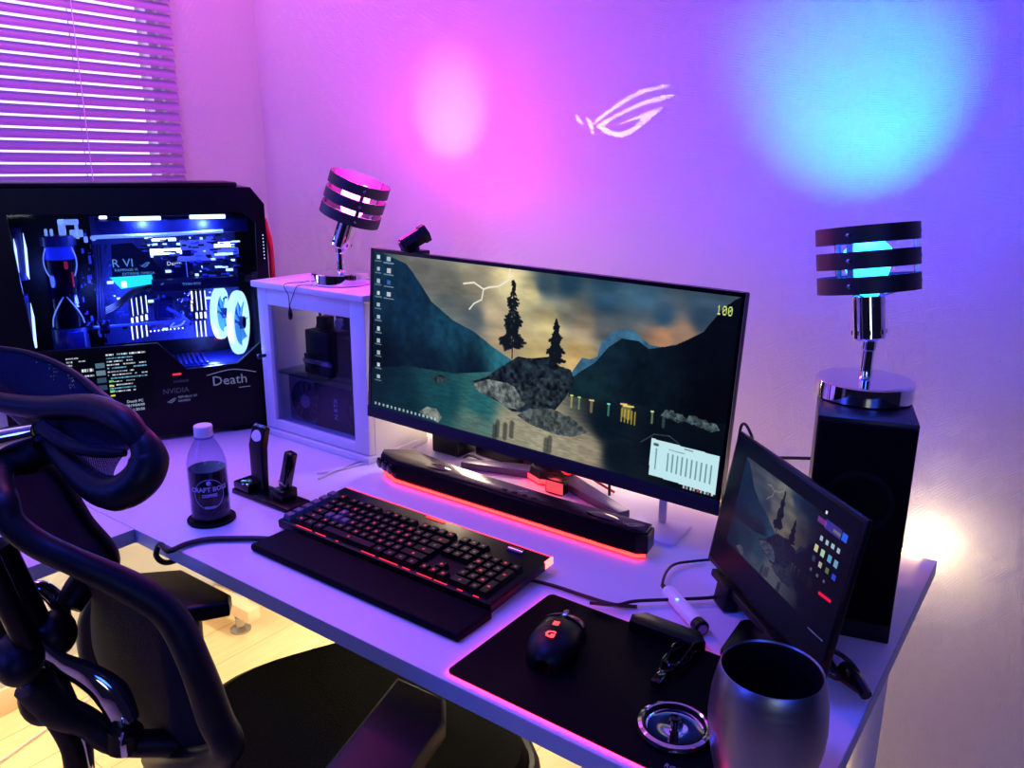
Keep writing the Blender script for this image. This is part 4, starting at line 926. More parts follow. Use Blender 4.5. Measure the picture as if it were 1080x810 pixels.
key('arrow_key', nx+1.5*pw, Y0+pw, 1, 1, M_key, M_leg)
tx = nx+3.25*pw
for r_ in range(5):
    for i in range(4):
        if (r_ in (0, 2)) and i == 3: continue
        if r_ == 0 and i == 1: continue
        if r_ == 0 and i == 0: key('number_key', tx+pw, Y0, 2, 1); continue
        if i == 3 and r_ in (1, 3): key('number_key', tx+3.5*pw, Y0+(r_-.5)*pw, 1, 2, M_key, M_leg); continue
        key('number_key', tx+(i+.5)*pw, Y0+r_*pw, lg=M_leg if (i+r_) % 3 == 0 else M_leg2)
for i in range(6): key('macro_key', -KW/2+.0155, Y0+i*pw*1.04, 1.1, 1, M_gkey)
obj('volume_roller', MB().lathe([(.0055, 0), (.0055, .028)], 20, tilt @ Matrix.Translation((KW/2-.07, KD-.019, .021)) @ Matrix.Rotation(PI/2, 4, 'Y')), M_steel, kb)
obj('brand_mark', MB().box((-.022, KD-.01, .0203), (.022, KD-.006, .0208), M=tilt), emis('mark_red', (255, 50, 50), 1.6), kb)
# glowing slits between the keys at the front edge
for i, (a, b_) in enumerate(((-.19, -.15), (-.14, -.115), (-.09, -.085), (-.03, .0), (.01, .05), (.06, .075), (.09, .12), (.125, .15), (.17, .18), (.2, .21))):
    obj('glow_slit', MB().box((a, .0035, .0203), (b_, .0052, .0212), M=tilt), emis('slit_red', (235, 40, 45), 1.5), kb)
# wrist rest
wr = thing('wrist_rest', 'black padded wrist rest along the front of the keyboard', 'wrist rest', (-.84, .764, DZ))
q = MB()
def wf(u, v): 
    z = .0165*(min(1, v/.16)**.5)*(1-.12*max(0, v-.5)); return Vector(((u-.5)*(.446+.0*v), -.04+v*.078, max(z, .0005)))
q.box((-.224, -.039, .0), (.224, .038, .0135), .005, 3); 
obj('pad', q, mat('soft_black_rubber', (4, 6, 14), .6, bump=(800, .3), spec=.08), wr); wr.rotation_euler = (0, 0, 0)
kc = MB().tube([(-1.09, .83, DZ+.006), (-1.13, .79, DZ+.006), (-1.16, .74, DZ+.006), (-1.195, .68, DZ+.006), (-1.21, .655, DZ+.007), (-1.215, .642, DZ-.004), (-1.213, .64, DZ-.05), (-1.21, .66, DZ-.12)], .0048, 10)
kc2 = MB().tube([tuple(pz(292, 569, DZ+.006)), tuple(pz(272, 568, DZ+.006)), tuple(pz(245, 568, DZ+.006)), tuple(pz(218, 569, DZ+.006)), tuple(pz(196, 574, DZ+.006)), tuple(pz(178, 581, DZ+.0065)), (-1.198, .646, DZ+.003), (-1.203, .640, DZ-.018), (-1.203, .662, DZ-.038), (-1.203, .72, DZ-.034), (-1.203, .80, DZ-.033)], .0048, 10)
tag(obj('thick_cable', kc2, M_cable), 'thick black cable running from the wrist rest over the front edge of the desk', 'cable')
tag(obj('usb_cable', MB().tube([tuple(pz(*q, DZ+.004)) for q in ((560, 612), (585, 618), (615, 628), (645, 637), (672, 640))], .0028, 8), M_cable), 'black cable from the keyboard to the control box of the mouse mat', 'cable')
tag(obj('mat_cable', MB().tube([tuple(pz(*q, DZ+.0105)) for q in ((622, 636), (650, 638), (670, 634), (715, 632), (752, 630), (778, 624))], .0026, 8), M_cable), 'black cable crossing the desk behind the mouse mat towards the tablet', 'cable')
fd = obj('black_cable_clip', MB().prism([(-.03, -.004), (.03, -.006), (.036, 0), (.03, .006), (-.03, .005)], 0, .009, .002), M_gloss); fd.location = pz(450, 541, DZ); fd.location.z = DZ; fd.rotation_euler = (0, 0, .0); fd.location.y = 0.987; fd.location.x = -.94
tag(fd, 'small black clip lying on the desk just behind the keyboard', 'clip')

# ================================================================== MOUSE MAT, MOUSE
mp_ = thing('mouse_mat', 'black hard mouse mat with a glowing red edge at the right front of the desk', 'mouse mat', (-.417, .785, DZ))
mw, md, cr = .169, .119, .008
def rr_(w, d, r, n=5): return [(sx*(w-r)+r*math.cos(a0+k*PI/2/n), sy*(d-r)+r*math.sin(a0+k*PI/2/n)) for sx, sy, a0 in ((1, 1, 0), (-1, 1, PI/2), (-1, -1, PI), (1, -1, 1.5*PI)) for k in range(n+1)]
obj('surface', MB().prism(rr_(mw, md, cr), .0025, .0052, .0004), mat('mat_black', (2, 3, 6), .6, bump=(1500, .2), spec=.05), mp_)
mpL = obj('edge_light', MB().prism(rr_(mw+.0012, md+.0012, cr), .0004, .0026), emis('mat_red', (255, 30, 80), 14.), mp_)
obj('control_box', MB().prism([(-.03, .103), (.065, .103), (.075, .118), (.06, .136), (-.02, .136), (-.035, .12)], .004, .02, .003), M_black2, mp_)
text_mesh('lettering', 'RGB', .009, mat('mat_lettering', (140, 140, 150), .4), mp_, Matrix.Translation((.125, -.108, .0053)), extrude=.0001)
ms = thing('gaming_mouse', 'black gaming mouse with red lit markings on the mouse mat', 'mouse', (-.502, .792, DZ+.0055), R(15))
L_, Wm, Hm = .062, .034, .039
def mouse_pt(u, v):
    y = (u-.5)*2*L_; s = max(0, 1-abs((u-.5)*2)**3.2)**.5
    wd = Wm*s*(1-.10*math.exp(-((u-.58)/.18)**2)); hh = Hm*(max(0, 1-((u-.40)/.62)**2)**.6)*(1 if u < .97 else .8)*s**.4
    a = v*PI; return Vector((math.cos(a)*wd*(1.0 if True else 1), y, hh*(math.sin(a)**.62)))
shell_ = MB().grid(lambda u, v: mouse_pt(.015+.97*u, v), 40, 28); shell_.poly([mouse_pt(.015+.97*k/40, 0) for k in range(41)]+[mouse_pt(.015+.97*k/40, 1) for k in range(40, -1, -1)])
obj('shell', shell_, mat('mouse_black', (6, 6, 8), .42, spec=.2), ms)
def mtop(y, x=0):
    u = y/(2*L_)+.5; best = min((mouse_pt(u, v/60) for v in range(61)), key=lambda q: abs(q.x-x)); return best.z
for s_ in (-1, 1):
    b2 = MB().grid(lambda u, v: mouse_pt(.66+.31*u, (.1+.36*v) if s_ > 0 else (.54+.36*v))*1.0+Vector((0, .001, .0022)), 12, 12)
    o = obj('button', b2, mat('mouse_button', (7, 7, 9), .25, spec=.35), ms); sm_ = o.modifiers.new('thickness', 'SOLIDIFY'); sm_.thickness = .0018
obj('scroll_wheel', MB().lathe([(.007, -.0035), (.0105, -.0025), (.0105, .0025), (.007, .0035)], 24, Matrix.Translation((0, .037, mtop(.037)-.004)) @ Matrix.Rotation(PI/2, 4, 'Y')), M_steel, ms)
MR = emis('mouse_red', (255, 70, 70), 2.2)
text_mesh('logo', 'G', .019, MR, ms, Matrix.Translation((-.007, -.036, mtop(-.03)+.0006)) @ Matrix.Rotation(R(0), 4, 'X'), extrude=.0006, bold=.0006)
dp = MB()
for k in range(3): dp.box((-.004, -.010+k*.0034, mtop(-.008)-.002), (.004, -.0082+k*.0034, mtop(-.008)+.0007))
obj('dpi_light', dp, MR, ms)
# small coiled dark cable on the mat
cc = MB(); cpt = pz(716, 693, DZ+.01)
cc.tube([(cpt.x+.012*math.cos(t*.9)*(1+.25*math.sin(t*2.1)), cpt.y+.038*math.sin(t*.9)*(1+.2*math.cos(t*1.3))+.0, DZ+.0085+.0006*t) for t in range(16)], .0028, 8)
cc.box((cpt.x-.006, cpt.y-.07, DZ+.0056), (cpt.x+.007, cpt.y-.045, DZ+.014), .002)
tag(obj('coiled_charging_cable', cc, M_gloss), 'glossy black coiled cable lying on the right part of the mouse mat', 'cable')
# round chrome lid on the mat
lid = thing('tumbler_lid', 'round chrome lid with a centre knob lying on the mouse mat beside the steel tumbler', 'lid', (-.307, .735, DZ+.0055))
obj('disc', MB().lathe([(.0, .006), (.012, .0055), (.03, .003), (.0325, .004), (.034, .009), (.037, .0105), (.041, .009), (.042, .004), (.040, .0005), (0, 0)], 64), M_chrome, lid)
obj('seal_ring', MB().lathe([(.0325, .0045), (.0335, .0098), (.0348, .0098), (.0338, .0045), (.0325, .0045)], 64, cap=False), M_rubber, lid)
obj('knob', MB().lathe([(.0045, .005), (.0042, .013), (.006, .015), (.006, .018), (0, .019)], 24), M_gloss, lid)

# ================================================================== TUMBLER
tm = thing('steel_tumbler', 'brushed stainless steel tumbler with a dark inside at the right front corner', 'tumbler', (-.203, .722, DZ))
Ht = .137
prof = [(0, 0), (.042, 0), (.046, .004), (.052, .03), (.0575, .06), (.0588, .08), (.0572, .105), (.0535, .124), (.0505, Ht-.001), (.0497, Ht), (.0485, Ht-.002), (.051, .12), (.0545, .1), (.055, .06), (.044, .01), (0, .008)]
obj('cup', MB().lathe(prof, 96), brushed('brushed_steel', (138, 146, 154), .36), tm)
inn = [(.0487, Ht-.003), (.0508, .12), (.0542, .1), (.0548, .06), (.0438, .012), (0, .0095)]
obj('dark_lining', MB().lathe(inn, 96, cap=False), mat('dark_coating', (10, 10, 12), .5), tm)
obj('rim_mark', MB().box((-.0015, -.0005, 0), (.0015, .0005, .006), .0004, M=Matrix.Rotation(R(-128), 4, 'Z') @ Matrix.Translation((.0508, 0, Ht-.010)) @ Matrix.Rotation(PI/2, 4, 'Z')), M_rubber, tm)

# ================================================================== PORTABLE SCREEN (tablet)
sc_ = (CAM.z-.757)/(CAM.z-.728)
tb = [CAM+(Vector(q)-CAM)*sc_ for q in ((-.4422, 1.1430, .728), (-.1985, .9163, .728), (-.4177, 1.1693, .9439), (-.1738, .9428, .9441))]
bl_, br_, tl2, tr2 = tb
tx_ = (br_-bl_).normalized(); tz_ = (tl2-bl_); tz_ = (tz_-tx_*tz_.dot(tx_)).normalized(); ty_ = tz_.cross(tx_)
TW, TH = (br_-bl_).length, (tl2-bl_).length
TM = Matrix(((tx_.x, ty_.x, tz_.x, bl_.x), (tx_.y, ty_.y, tz_.y, bl_.y), (tx_.z, ty_.z, tz_.z, bl_.z), (0, 0, 0, 1))); TMi = TM.inverted()
tab = thing('portable_display', 'thin black portable display leaning to the right of the monitor', 'display', ((bl_.x+br_.x)/2, (bl_.y+br_.y)/2, DZ))
obj('housing', MB().box((0, .0, 0), (TW, .008, TH), .003, M=TM), M_black2, tab, world=True)
def tuv(x, y): q = TMi @ ppl(x, y, bl_, ty_); return q.x/TW, q.z/TH
tp_ = wallpaper(330, 200); img = tp_.img.copy(); tp_.img[:] = (3, 6, 22)
H_, W_ = tp_.H, tp_.W
uu, vv = tp_.u, tp_.v
# the same wallpaper shown across the upper left of the display
us = (uu-.07)/.93*.95+.03; vs_ = (vv-.22)/.68
ok = (vs_ > 0) & (vs_ < 1) & (us >= 0) & (us < 1) & (uu > .12) & (uu < .97)
ix = (us.clip(0, .999)*W_).astype(int); iy = (vs_.clip(0, .999)*H_).astype(int)
dimg = img[iy, ix]*.42+np.array((2, 8, 26))
fade = np.clip(1-(uu-.55)/.3, .12, 1)[..., None]
tp_.img = np.where(ok[..., None], dimg*fade+np.array((2, 5, 20))*(1-fade), tp_.img)
def tic(x, y, w, h, c, a=.9): u, v = tuv(x, y); tp_.rect(u-w/2, v-h/2, u+w/2, v+h/2, c, a)
tic(882, 556, .11, .06, (60, 50, 150), .8); tic(870, 548, .06, .035, (150, 60, 170), .6); tic(895, 566, .035, .05, (40, 90, 230), .9); tic(886, 561, .05, .02, (110, 120, 90), .7)
for k in range(4): tic(869+k*6.3, 567+k*4.6, .02, .03, (170, 200, 215), .8)
for k, c in enumerate(((200, 200, 140), (170, 210, 170), (90, 160, 200), (110, 160, 190))): tic(863+k*7.3, 578+k*6, .024, .042, c, .85)
for k, c in enumerate(((40, 60, 90), (180, 180, 160), (90, 120, 60), (40, 70, 220))): tic(860+k*7.4, 590+k*7, .022, .034, c, .8)
for k in range(3): tic(857+k*7, 602+k*7, .014, .02, (110, 120, 150), .6)
u1, v1 = tuv(866, 629); u2_, v2_ = tuv(878, 638); tp_.line([(u1, v1), (u2_, v2_)], .014, (220, 20, 60))
tic(875, 538, .012, .018, (220, 220, 230)); u1, v1 = tuv(853, 668); u2_, v2_ = tuv(869, 683); tp_.line([(u1, v1), (u2_, v2_)], .006, (60, 66, 120))
rotT = np.array(TM.to_3x3()); trT = np.array(TM.translation)-np.array(tab.location)
tp_.to_mesh('screen', lambda u, v: np.stack([.006+(TW-.012)*u, np.full_like(u, -.0004), .008+(TH-.014)*v], -1) @ rotT.T + trT, vcol_emit('display_picture', 1.25, .3), tab)
obj('stand_tray', MB().box((.03, -.006, -.012), (TW-.02, .02, 0), .003, M=TM), M_black, tab, world=True)
for q in (.08, .22):
    obj('stand_leg', MB().box((q-.012, .012, -.034), (q+.012, .07, -.006), .003, M=Matrix(((tx_.x, -tx_.y, 0, bl_.x), (tx_.y, tx_.x, 0, bl_.y), (0, 0, 1, bl_.z), (0, 0, 0, 1)))), M_black, tab, world=True)
    obj('stand_lip', MB().box((q-.018, -.012, -.036), (q+.018, .012, .002), .004, M=TM), M_black, tab, world=True)
cl = MB().tube([tl2+Vector((-.003, .012, -.02)), tl2+Vector((0, .01, .004)), tl2+Vector((.008, .004, .01)), tl2+Vector((.02, -.008, .004)), tl2+Vector((.02, .006, -.01))], .0022, 8)
obj('cable_loop', cl, M_cable, tab, world=True)
# cables and adapter at its right end
ad = thing('cable_adapter', 'black cable adapter with plugs behind the lower right corner of the portable display', 'adapter', tuple(pz(893, 722, DZ)))
def A_(*pts): return [pz(x, y, z) for x, y, z in pts]
obj('plug', MB().tube(A_((888, 703, DZ+.022), (903, 716, DZ+.02), (914, 734, DZ+.014)), [.008, .0085, .007], 8, smooth=False), M_black2, ad, world=True)
obj('lead', MB().tube(A_((872, 684, DZ+.05), (886, 690, DZ+.035), (900, 702, DZ+.025), (908, 716, DZ+.02)), .003, 8), M_cable, ad, world=True)
obj('lead', MB().tube(A_((870, 695, DZ+.04), (880, 706, DZ+.02), (888, 716, DZ+.012), (896, 722, DZ+.012), (912, 733, DZ+.012)), .0034, 8), M_cable, ad, world=True)
obj('plug', MB().tube(A_((868, 690, DZ+.045), (879, 706, DZ+.018)), [.007, .006], 8, smooth=False), M_black2, ad, world=True)
obj('lead', MB().tube(A_((874, 712, DZ+.008), (884, 716, DZ+.006), (896, 714, DZ+.02), (893, 706, DZ+.03)), .0025, 8), M_cable, ad, world=True)
tag(obj('wall_cable', MB().tube([py(792, 483, 1.3), py(830, 483, 1.36), py(870, 484, 1.40)], .003, 8), M_cable), 'short black cable stretched between the portable display and the tall speaker', 'cable')
# phone under the display
ph = thing('smartphone', 'dark smartphone lying face down in front of the portable display', 'phone', (-.292, .958, DZ), R(3))
obj('body', MB().prism(rr_(.036, .05, .009), 0, .008, .002), M_black2, ph)
obj('camera_bump', MB().prism([(x+.014, y+.028) for x, y in rr_(.0125, .0125, .006)], .008, .0095, .0006), mat('camera_glass', (80, 90, 130), .12, .6), ph)
# white stick
sa, sbb = pz(703, 622, DZ+.011), pz(741, 664, DZ+.011)
stt = thing('handheld_device', 'white cylindrical handheld device lying on the desk behind the mouse mat', 'device', ((sa.x+sbb.x)/2, (sa.y+sbb.y)/2, DZ))
dd = (sbb-sa).normalized(); Md = dd.to_track_quat('Z', 'Y').to_matrix().to_4x4(); Md.translation = sa; Ls = (sbb-sa).length
obj('body', MB().lathe([(0, 0), (.006, .0005), (.0095, .004), (.0105, .012), (.0108, Ls*.86), (0, Ls*.86)], 32, Md), mat('white_gloss_shell', (225, 218, 222), .3), stt, world=True)
obj('cap', MB().lathe([(.0108, Ls*.862), (.0112, Ls*.9), (.0112, Ls*.98), (.0095, Ls), (.009, Ls-.001), (0, Ls-.001)], 32, Md), M_black2, stt, world=True)
obj('end_disc', MB().lathe([(0, Ls-.0008), (.0072, Ls-.0008), (.0072, Ls+.0008), (0, Ls+.0008)], 28, Md), mat('grey_metal', (130, 134, 150), .3, .8), stt, world=True)
obj('status_light', MB().ball(tuple(sa+dd*.045+Vector((-.004, -.004, .0098))), .0022, (1.2, 1.2, .5), 8), emis('ice_blue', (120, 190, 255), 2.5), stt, world=True)
wc = MB().tube([sa-dd*.002, sa-dd*.014+Vector((0, 0, .001)), pz(703, 603, DZ+.012), pz(712, 595, DZ+.01), pz(730, 592, DZ+.008), pz(752, 590, DZ+.008)], .0022, 8)
wc.tube([sa-dd*.001, sa-dd*.014], [.0038, .0034], 8, smooth=False)
tag(obj('charging_cable', wc, M_cable), 'thin black charging cable looping out of the white handheld device', 'cable')

# ================================================================== HEADPHONE STAND
hs = thing('metal_stand', 'white metal stand with a square plate, standing between soundbar and portable display', 'stand', (-.563, 1.205, DZ), R(4))
obj('base_plate', MB().prism(rr_(.05, .047, .008), 0, .005, .001), mat('white_metal', (215, 212, 222), .35), hs)
obj('post', MB().box((-.007, .024, .005), (.007, .03, .25), .001), mat('white_metal', (215, 212, 222), .35), hs)
obj('hook', MB().tube([(0, .027, .248), (0, .022, .268), (0, .0, .272), (0, -.01, .262)], .0055, 10, flat=(1.4, (1, 0, 0))), mat('white_metal', (215, 212, 222), .35), hs)
# ================================================================== ITEMS BEHIND THE MONITOR
bx = thing('black_device_box', 'upright black box behind the left part of the soundbar', 'box', (-1.11, 1.30, DZ))
obj('body', MB().box((-.038, -.03, 0), (.038, .04, .075), .003), M_black2, bx); obj('lid', MB().box((-.04, -.032, .075), (.04, .042, .082), .002), M_black, bx)
ub = thing('usb_hub', 'black slanted hub with pale stripes behind the soundbar', 'hub', (-.985, 1.335, DZ), R(-5))
obj('body', MB().box((-.07, -.03, 0), (.07, .03, .045), .003), M_black2, ub)
for k in range(5): obj('stripe', MB().box((-.06+k*.024, -.026, .045), (-.048+k*.024, .026, .0465), .0005), mat('silver_grey', (150, 150, 160), .35, .6), ub)
rb = thing('memory_stick', 'small red lit device on the desk behind the monitor stand', 'device', (-.795, 1.24, DZ))
obj('body', MB().box((-.02, -.012, 0), (.02, .012, .03), .003), M_black, rb); obj('red_face', MB().box((-.016, -.0135, .004), (.021, -.012, .026)), emis('red_face', (255, 50, 60), 2.2), rb)
rb.name = 'red_device'
wr_ = MB()
for q in (((-1.17, 1.358, DZ+.004), (-1.12, 1.357, DZ+.03), (-1.06, 1.355, DZ+.05), (-1.02, 1.374, DZ+.02), (-.9, 1.374, DZ+.004)), ((-.905, 1.345, DZ+.004), (-.89, 1.355, DZ+.05), (-.8, 1.35, DZ+.06), (-.72, 1.3, DZ+.05), (-.7, 1.28, DZ+.004)), ((-1.055, 1.27, DZ+.004), (-1.03, 1.262, DZ+.018), (-.97, 1.262, DZ+.01), (-.93, 1.255, DZ+.004))): wr_.tube(q, .0028, 8)
tag(obj('cable_bundle', wr_, M_cable), 'loose black cables tangled behind the monitor', 'cables')
tag(obj('red_wire', MB().tube([(-.82, 1.27, DZ+.045), (-.79, 1.27, DZ+.03), (-.76, 1.27, DZ+.05), (-.74, 1.28, DZ+.03), (-.7, 1.3, DZ+.004)], .0026, 8), mat('red_wire', (190, 20, 30), .4)), 'red wire curling behind the monitor stand', 'wire')
tag(obj('pale_cable', MB().tube([tuple(pz(*q, DZ+.003)) for q in ((336, 505), (350, 498), (372, 489), (395, 481), (410, 474))]+[(-1.22, 1.16, DZ+.003) if False else tuple(pz(424, 466, DZ+.003))], .0022, 8), M_wcable), 'thin pale cable running from the charging dock to behind the monitor', 'cable')
tag(obj('pale_cable', MB().tube([tuple(pz(*q, DZ+.003)) for q in ((334, 499), (352, 497), (378, 490), (392, 486), (404, 470))], .0018, 8), M_wcable), 'second thin pale cable beside the front corner of the cabinet', 'cable')

# ================================================================== CHARGING DOCK
dk = thing('charging_dock', 'black charging dock with a watch post and a slim upright holder', 'dock', (-1.22, .885, DZ))
obj('base', MB().box((-.078, -.03, 0), (.09, .025, .01), .003), M_black2, dk)
obj('base_edge', MB().box((-.0785, -.0305, .0005), (.0905, .0255, .0022), .001), mat('silver_edge', (170, 170, 185), .25, .8), dk)
obj('raised_block', MB().box((-.074, -.028, .01), (-.028, .02, .026), .003), M_gloss, dk)
Mp = Matrix.Rotation(PI/2, 4, 'Z') @ Matrix.Rotation(PI/2, 4, 'X')
wpst = obj('watch_post', MB().prism([(.006, .01), (.02, .01), (.02, .095), (.032, .132), (.026, .138), (.018, .136), (.006, .1)], -.018, .018, .002, M=Matrix.Translation((-.028, -.012, 0)) @ Mp), mat('anodised_navy_black', (13, 14, 24), .3, .5), dk)
obj('charging_disc', MB().lathe([(0, 0), (.013, 0), (.0145, .001), (.0145, .002), (0, .0025)], 32, Matrix.Translation((-.028, .0012, .1155)) @ Matrix.Rotation(R(74), 4, 'X')), mat('white_disc', (230, 220, 235), .35), wpst)
obj('holder', MB().box((.03, -.018, .01), (.062, .018, .032), .003), M_black2, dk)
st = thing('slim_charger', 'slim black charger case standing tilted in the charging dock', 'charger', (-1.172, .885, DZ+.033))
st.rotation_euler = (R(-8), R(10), 0)
obj('body', MB().box((-.0105, -.009, 0), (.0105, .009, .072), .004, 3), M_gloss, st); obj('trim', MB().box((-.0108, -.0094, .008), (.0108, -.0085, .012), .0003), M_steel, st)

# ================================================================== BOTTLE
co = tag(obj('coaster', MB().lathe([(0, 0), (.040, 0), (.0415, .002), (.0415, .005), (.0395, .006), (.038, .0045), (0, .0045)], 48), M_rubber), 'round black coaster under the coffee bottle', 'coaster'); co.location = (-1.222, .76, DZ)
bt = thing('coffee_bottle', 'half full plastic coffee bottle with a white cap on a round coaster', 'bottle', (-1.222, .76, DZ+.0065))
glassB = thin_glass('pet_plastic', (228, 232, 250)); rB = .0335
bprof = [(.020, .0), (rB-.004, .001), (rB, .006), (rB, .03), (rB-.0008, .032), (rB, .034), (rB, .098), (rB-.001, .108), (rB-.005, .122), (.021, .138), (.0145, .148), (.0135, .152)]
obj('body', MB().lathe(bprof, 56, cap=False), glassB, bt)
obj('coffee', MB().lathe([(0, .003), (rB-.003, .004), (rB-.0018, .01), (rB-.0018, .094), (0, .094)], 48), mat('milky_coffee', (34, 30, 42), .2), bt)
obj('cap', MB().lathe([(0, .172), (.0145, .172), (.0158, .1705), (.0158, .153), (0, .153)], 40), mat('white_cap', (226, 214, 226), .4), bt)
obj('neck_ring', MB().lathe([(.0135, .149), (.0165, .1495), (.0165, .1515), (.0135, .152)], 40), glassB, bt)
def on_cyl(body, size, zc, r, ang, m, name='lettering'):
    o = text_mesh(name, body, size, m, bt, Matrix.Identity(4), extrude=.0001, align='CENTER', bold=.0004); me = o.data
    for v in me.vertices:
        a = ang+v.co.x/r; v.co = Vector((math.cos(a)*(r+v.co.z), math.sin(a)*(r+v.co.z), zc+v.co.y))
    return o
faceang = math.atan2(-.76, 1.222)
Mlab = mat('label_white', (170, 172, 200), .5)
on_cyl('CRAFT BOSS', .0115, .060, rB+.0008, faceang, Mlab); on_cyl('COFFEE', .0075, .050, rB+.0008, faceang, Mlab); on_cyl('BROWN', .005, .029, rB+.0008, faceang, Mlab)
lb = MB()
lb.tube([(math.cos(a)*(rB+.0006), math.sin(a)*(rB+.0006), z) for a, z in ((faceang+math.cos(t*PI/12)*.75, .055+.027*math.sin(t*PI/12)) for t in range(24))], .0005, 5, closed=True)
lb.ball((math.cos(faceang)*(rB+.0002), math.sin(faceang)*(rB+.0002), .0755), .004, n=8)
obj('label_frame', lb, Mlab, bt)

# ================================================================== SIDE DESK MOUSE
sm2 = thing('computer_mouse', 'black mouse at the left edge on the side desk', 'mouse', tuple(pz(-6, 556, DZ)))
obj('shell', MB().ball((0, 0, .012), .03, (1, 1.7, .62), 14), M_gloss, sm2)
sm2.location.z = DZ+.0066

# ================================================================== CHAIR
CA = R(25); ch = thing('office_chair', 'black mesh office chair with headrest and chrome supports, pulled up to the desk', 'chair', (0, 0, 0), -CA)
Rr = Vector((math.cos(CA), -math.sin(CA), 0)); Fw = Vector((math.sin(CA), math.cos(CA), 0))
c0 = Rr*(-1.08)+Fw*.25; ch.location = c0
def cl_(x, y, r):
    """point of view direction on the chair's side plane at lateral offset r (chair-local coordinates)"""
    d = ray(x, y); t = r/d.dot(Rr); Pq = CAM+d*t; return Vector((Pq.dot(Rr)+1.08, Pq.dot(Fw)-.25, Pq.z))
M_frame = mat('chair_frame_plastic', (9, 16, 24), .45, spec=.2); M_net = mesh_fabric('chair_mesh', (8, 16, 34), 1., .04); M_seat = mesh_fabric('seat_mesh', (12, 14, 16), 1., .12)
near = [cl_(*q) for q in ((4, 528, -.97), (12, 552, -.955), (40, 574, -.94), (80, 593, -.92), (140, 621, -.90), (180, 650, -.885), (206, 700, -.87), (226, 755, -.87), (238, 792, -.88))]
far = [cl_(*q) for q in ((30, 484, -1.13), (60, 500, -1.16), (90, 548, -1.19), (118, 584, -1.22), (110, 618, -1.25), (97, 655, -1.27), (102, 696, -1.28), (135, 741, -1.27), (165, 785, -1.25))]
bk = MB(); 
def crv(L, t):
    t = t*(len(L)-1); i = min(int(t), len(L)-2); u = t-i; g = lambda j: L[min(max(j, 0), len(L)-1)]
    p0_, p1_, p2_, p3_ = g(i-1), g(i), g(i+1), g(i+2)
    return .5*((2*p1_)+(-p0_+p2_)*u+(2*p0_-5*p1_+4*p2_-p3_)*u*u+(-p0_+3*p1_-3*p2_+p3_)*u**3)
def bf(u, v):
    A, B = crv(near, v), crv(far, v); return A.lerp(B, u)+Vector((0, -.03*math.sin(u*PI)*min(1, v*3+.2), 0))
bk.grid(bf, 16, 40, (120, 300)); obj('backrest_mesh', bk, M_net, ch)
loop = near+[near[-1].lerp(far[-1], .35)+Vector((0, -.025, -.01)), near[-1].lerp(far[-1], .7)+Vector((0, -.025, -.01))]+far[::-1]+[near[0].lerp(far[0], .66)+Vector((0, -.01, .012)), near[0].lerp(far[0], .33)+Vector((0, -.01, .01))]
radii = [.015]*4+[.018]*3+[.02]*2+[.02]*2+[.02, .022, .022, .02, .014]+[.010]*4+[.012]*2
obj('backrest_frame', MB().tube(loop, radii, 12, closed=True, flat=(1.0, (1, 0, 0))), M_frame, ch)
# headrest
hn = [cl_(*q) for q in ((52, 452, -1.0), (100, 440, -.965), (140, 452, -.935), (157, 482, -.92), (146, 512, -.93), (118, 521, -.95), (84, 500, -.98), (50, 468, -1.0))]
hA = [cl_(*q) for q in ((-70, 330, -1.26), (-20, 362, -1.22), (30, 372, -1.15), (75, 392, -1.08), (120, 430, -1.0), (148, 462, -.935))]   # top edge
hB = [cl_(*q) for q in ((-70, 372, -1.26), (-20, 404, -1.22), (20, 432, -1.15), (52, 462, -1.06), (90, 506, -.97), (122, 520, -.93))]        # bottom edge
hq = MB(); hq.grid(lambda u, v: crv(hA, u).lerp(crv(hB, u), v)+Vector((0, -.012*math.sin(v*PI), 0)), 36, 14, (110, 60)); obj('headrest_mesh', hq, mesh_fabric('headrest_mesh_cloth', (22, 30, 50), 1., .16), ch)
hl = hA+[cl_(157, 484, -.92), cl_(148, 506, -.915)]+hB[::-1]+[cl_(-85, 350, -1.27)]
obj('headrest_frame', MB().tube(hl, [.003]*3+[.004, .007, .014]+[.021]*2+[.020, .016]+[.013]*4+[.006], 14, closed=True), M_frame, ch)
obj('headrest_band', MB().tube([cl_(-40, 412, -1.16), cl_(0, 424, -1.11), cl_(45, 430, -1.06), cl_(95, 430, -1.0), cl_(130, 444, -.95), cl_(150, 468, -.925)], [.010, .012, .014, .016, .016, .012], 14), M_frame, ch)
obj('headrest_rib', MB().tube([cl_(44, 450, -1.04), cl_(70, 468, -1.0), cl_(98, 476, -.965), cl_(132, 478, -.935)], [.009, .008, .007, .004], 10), M_frame, ch)
obj('headrest_bracket', MB().tube([cl_(-20, 470, -1.09), cl_(12, 462, -1.07), cl_(40, 456, -1.05)], [.016, .014, .012], 12), M_chrome, ch)
obj('headrest_joint', MB().tube([cl_(48, 474, -1.05), cl_(30, 486, -1.06), cl_(2, 488, -1.08)], [.018, .017, .014], 12), M_rubber, ch)
obj('headrest_post', MB().tube([cl_(5, 480, -1.08), cl_(-14, 520, -1.09), cl_(-16, 600, -1.09), cl_(20, 690, -1.08)], [.014, .014, .016, .018], 12), M_black, ch)
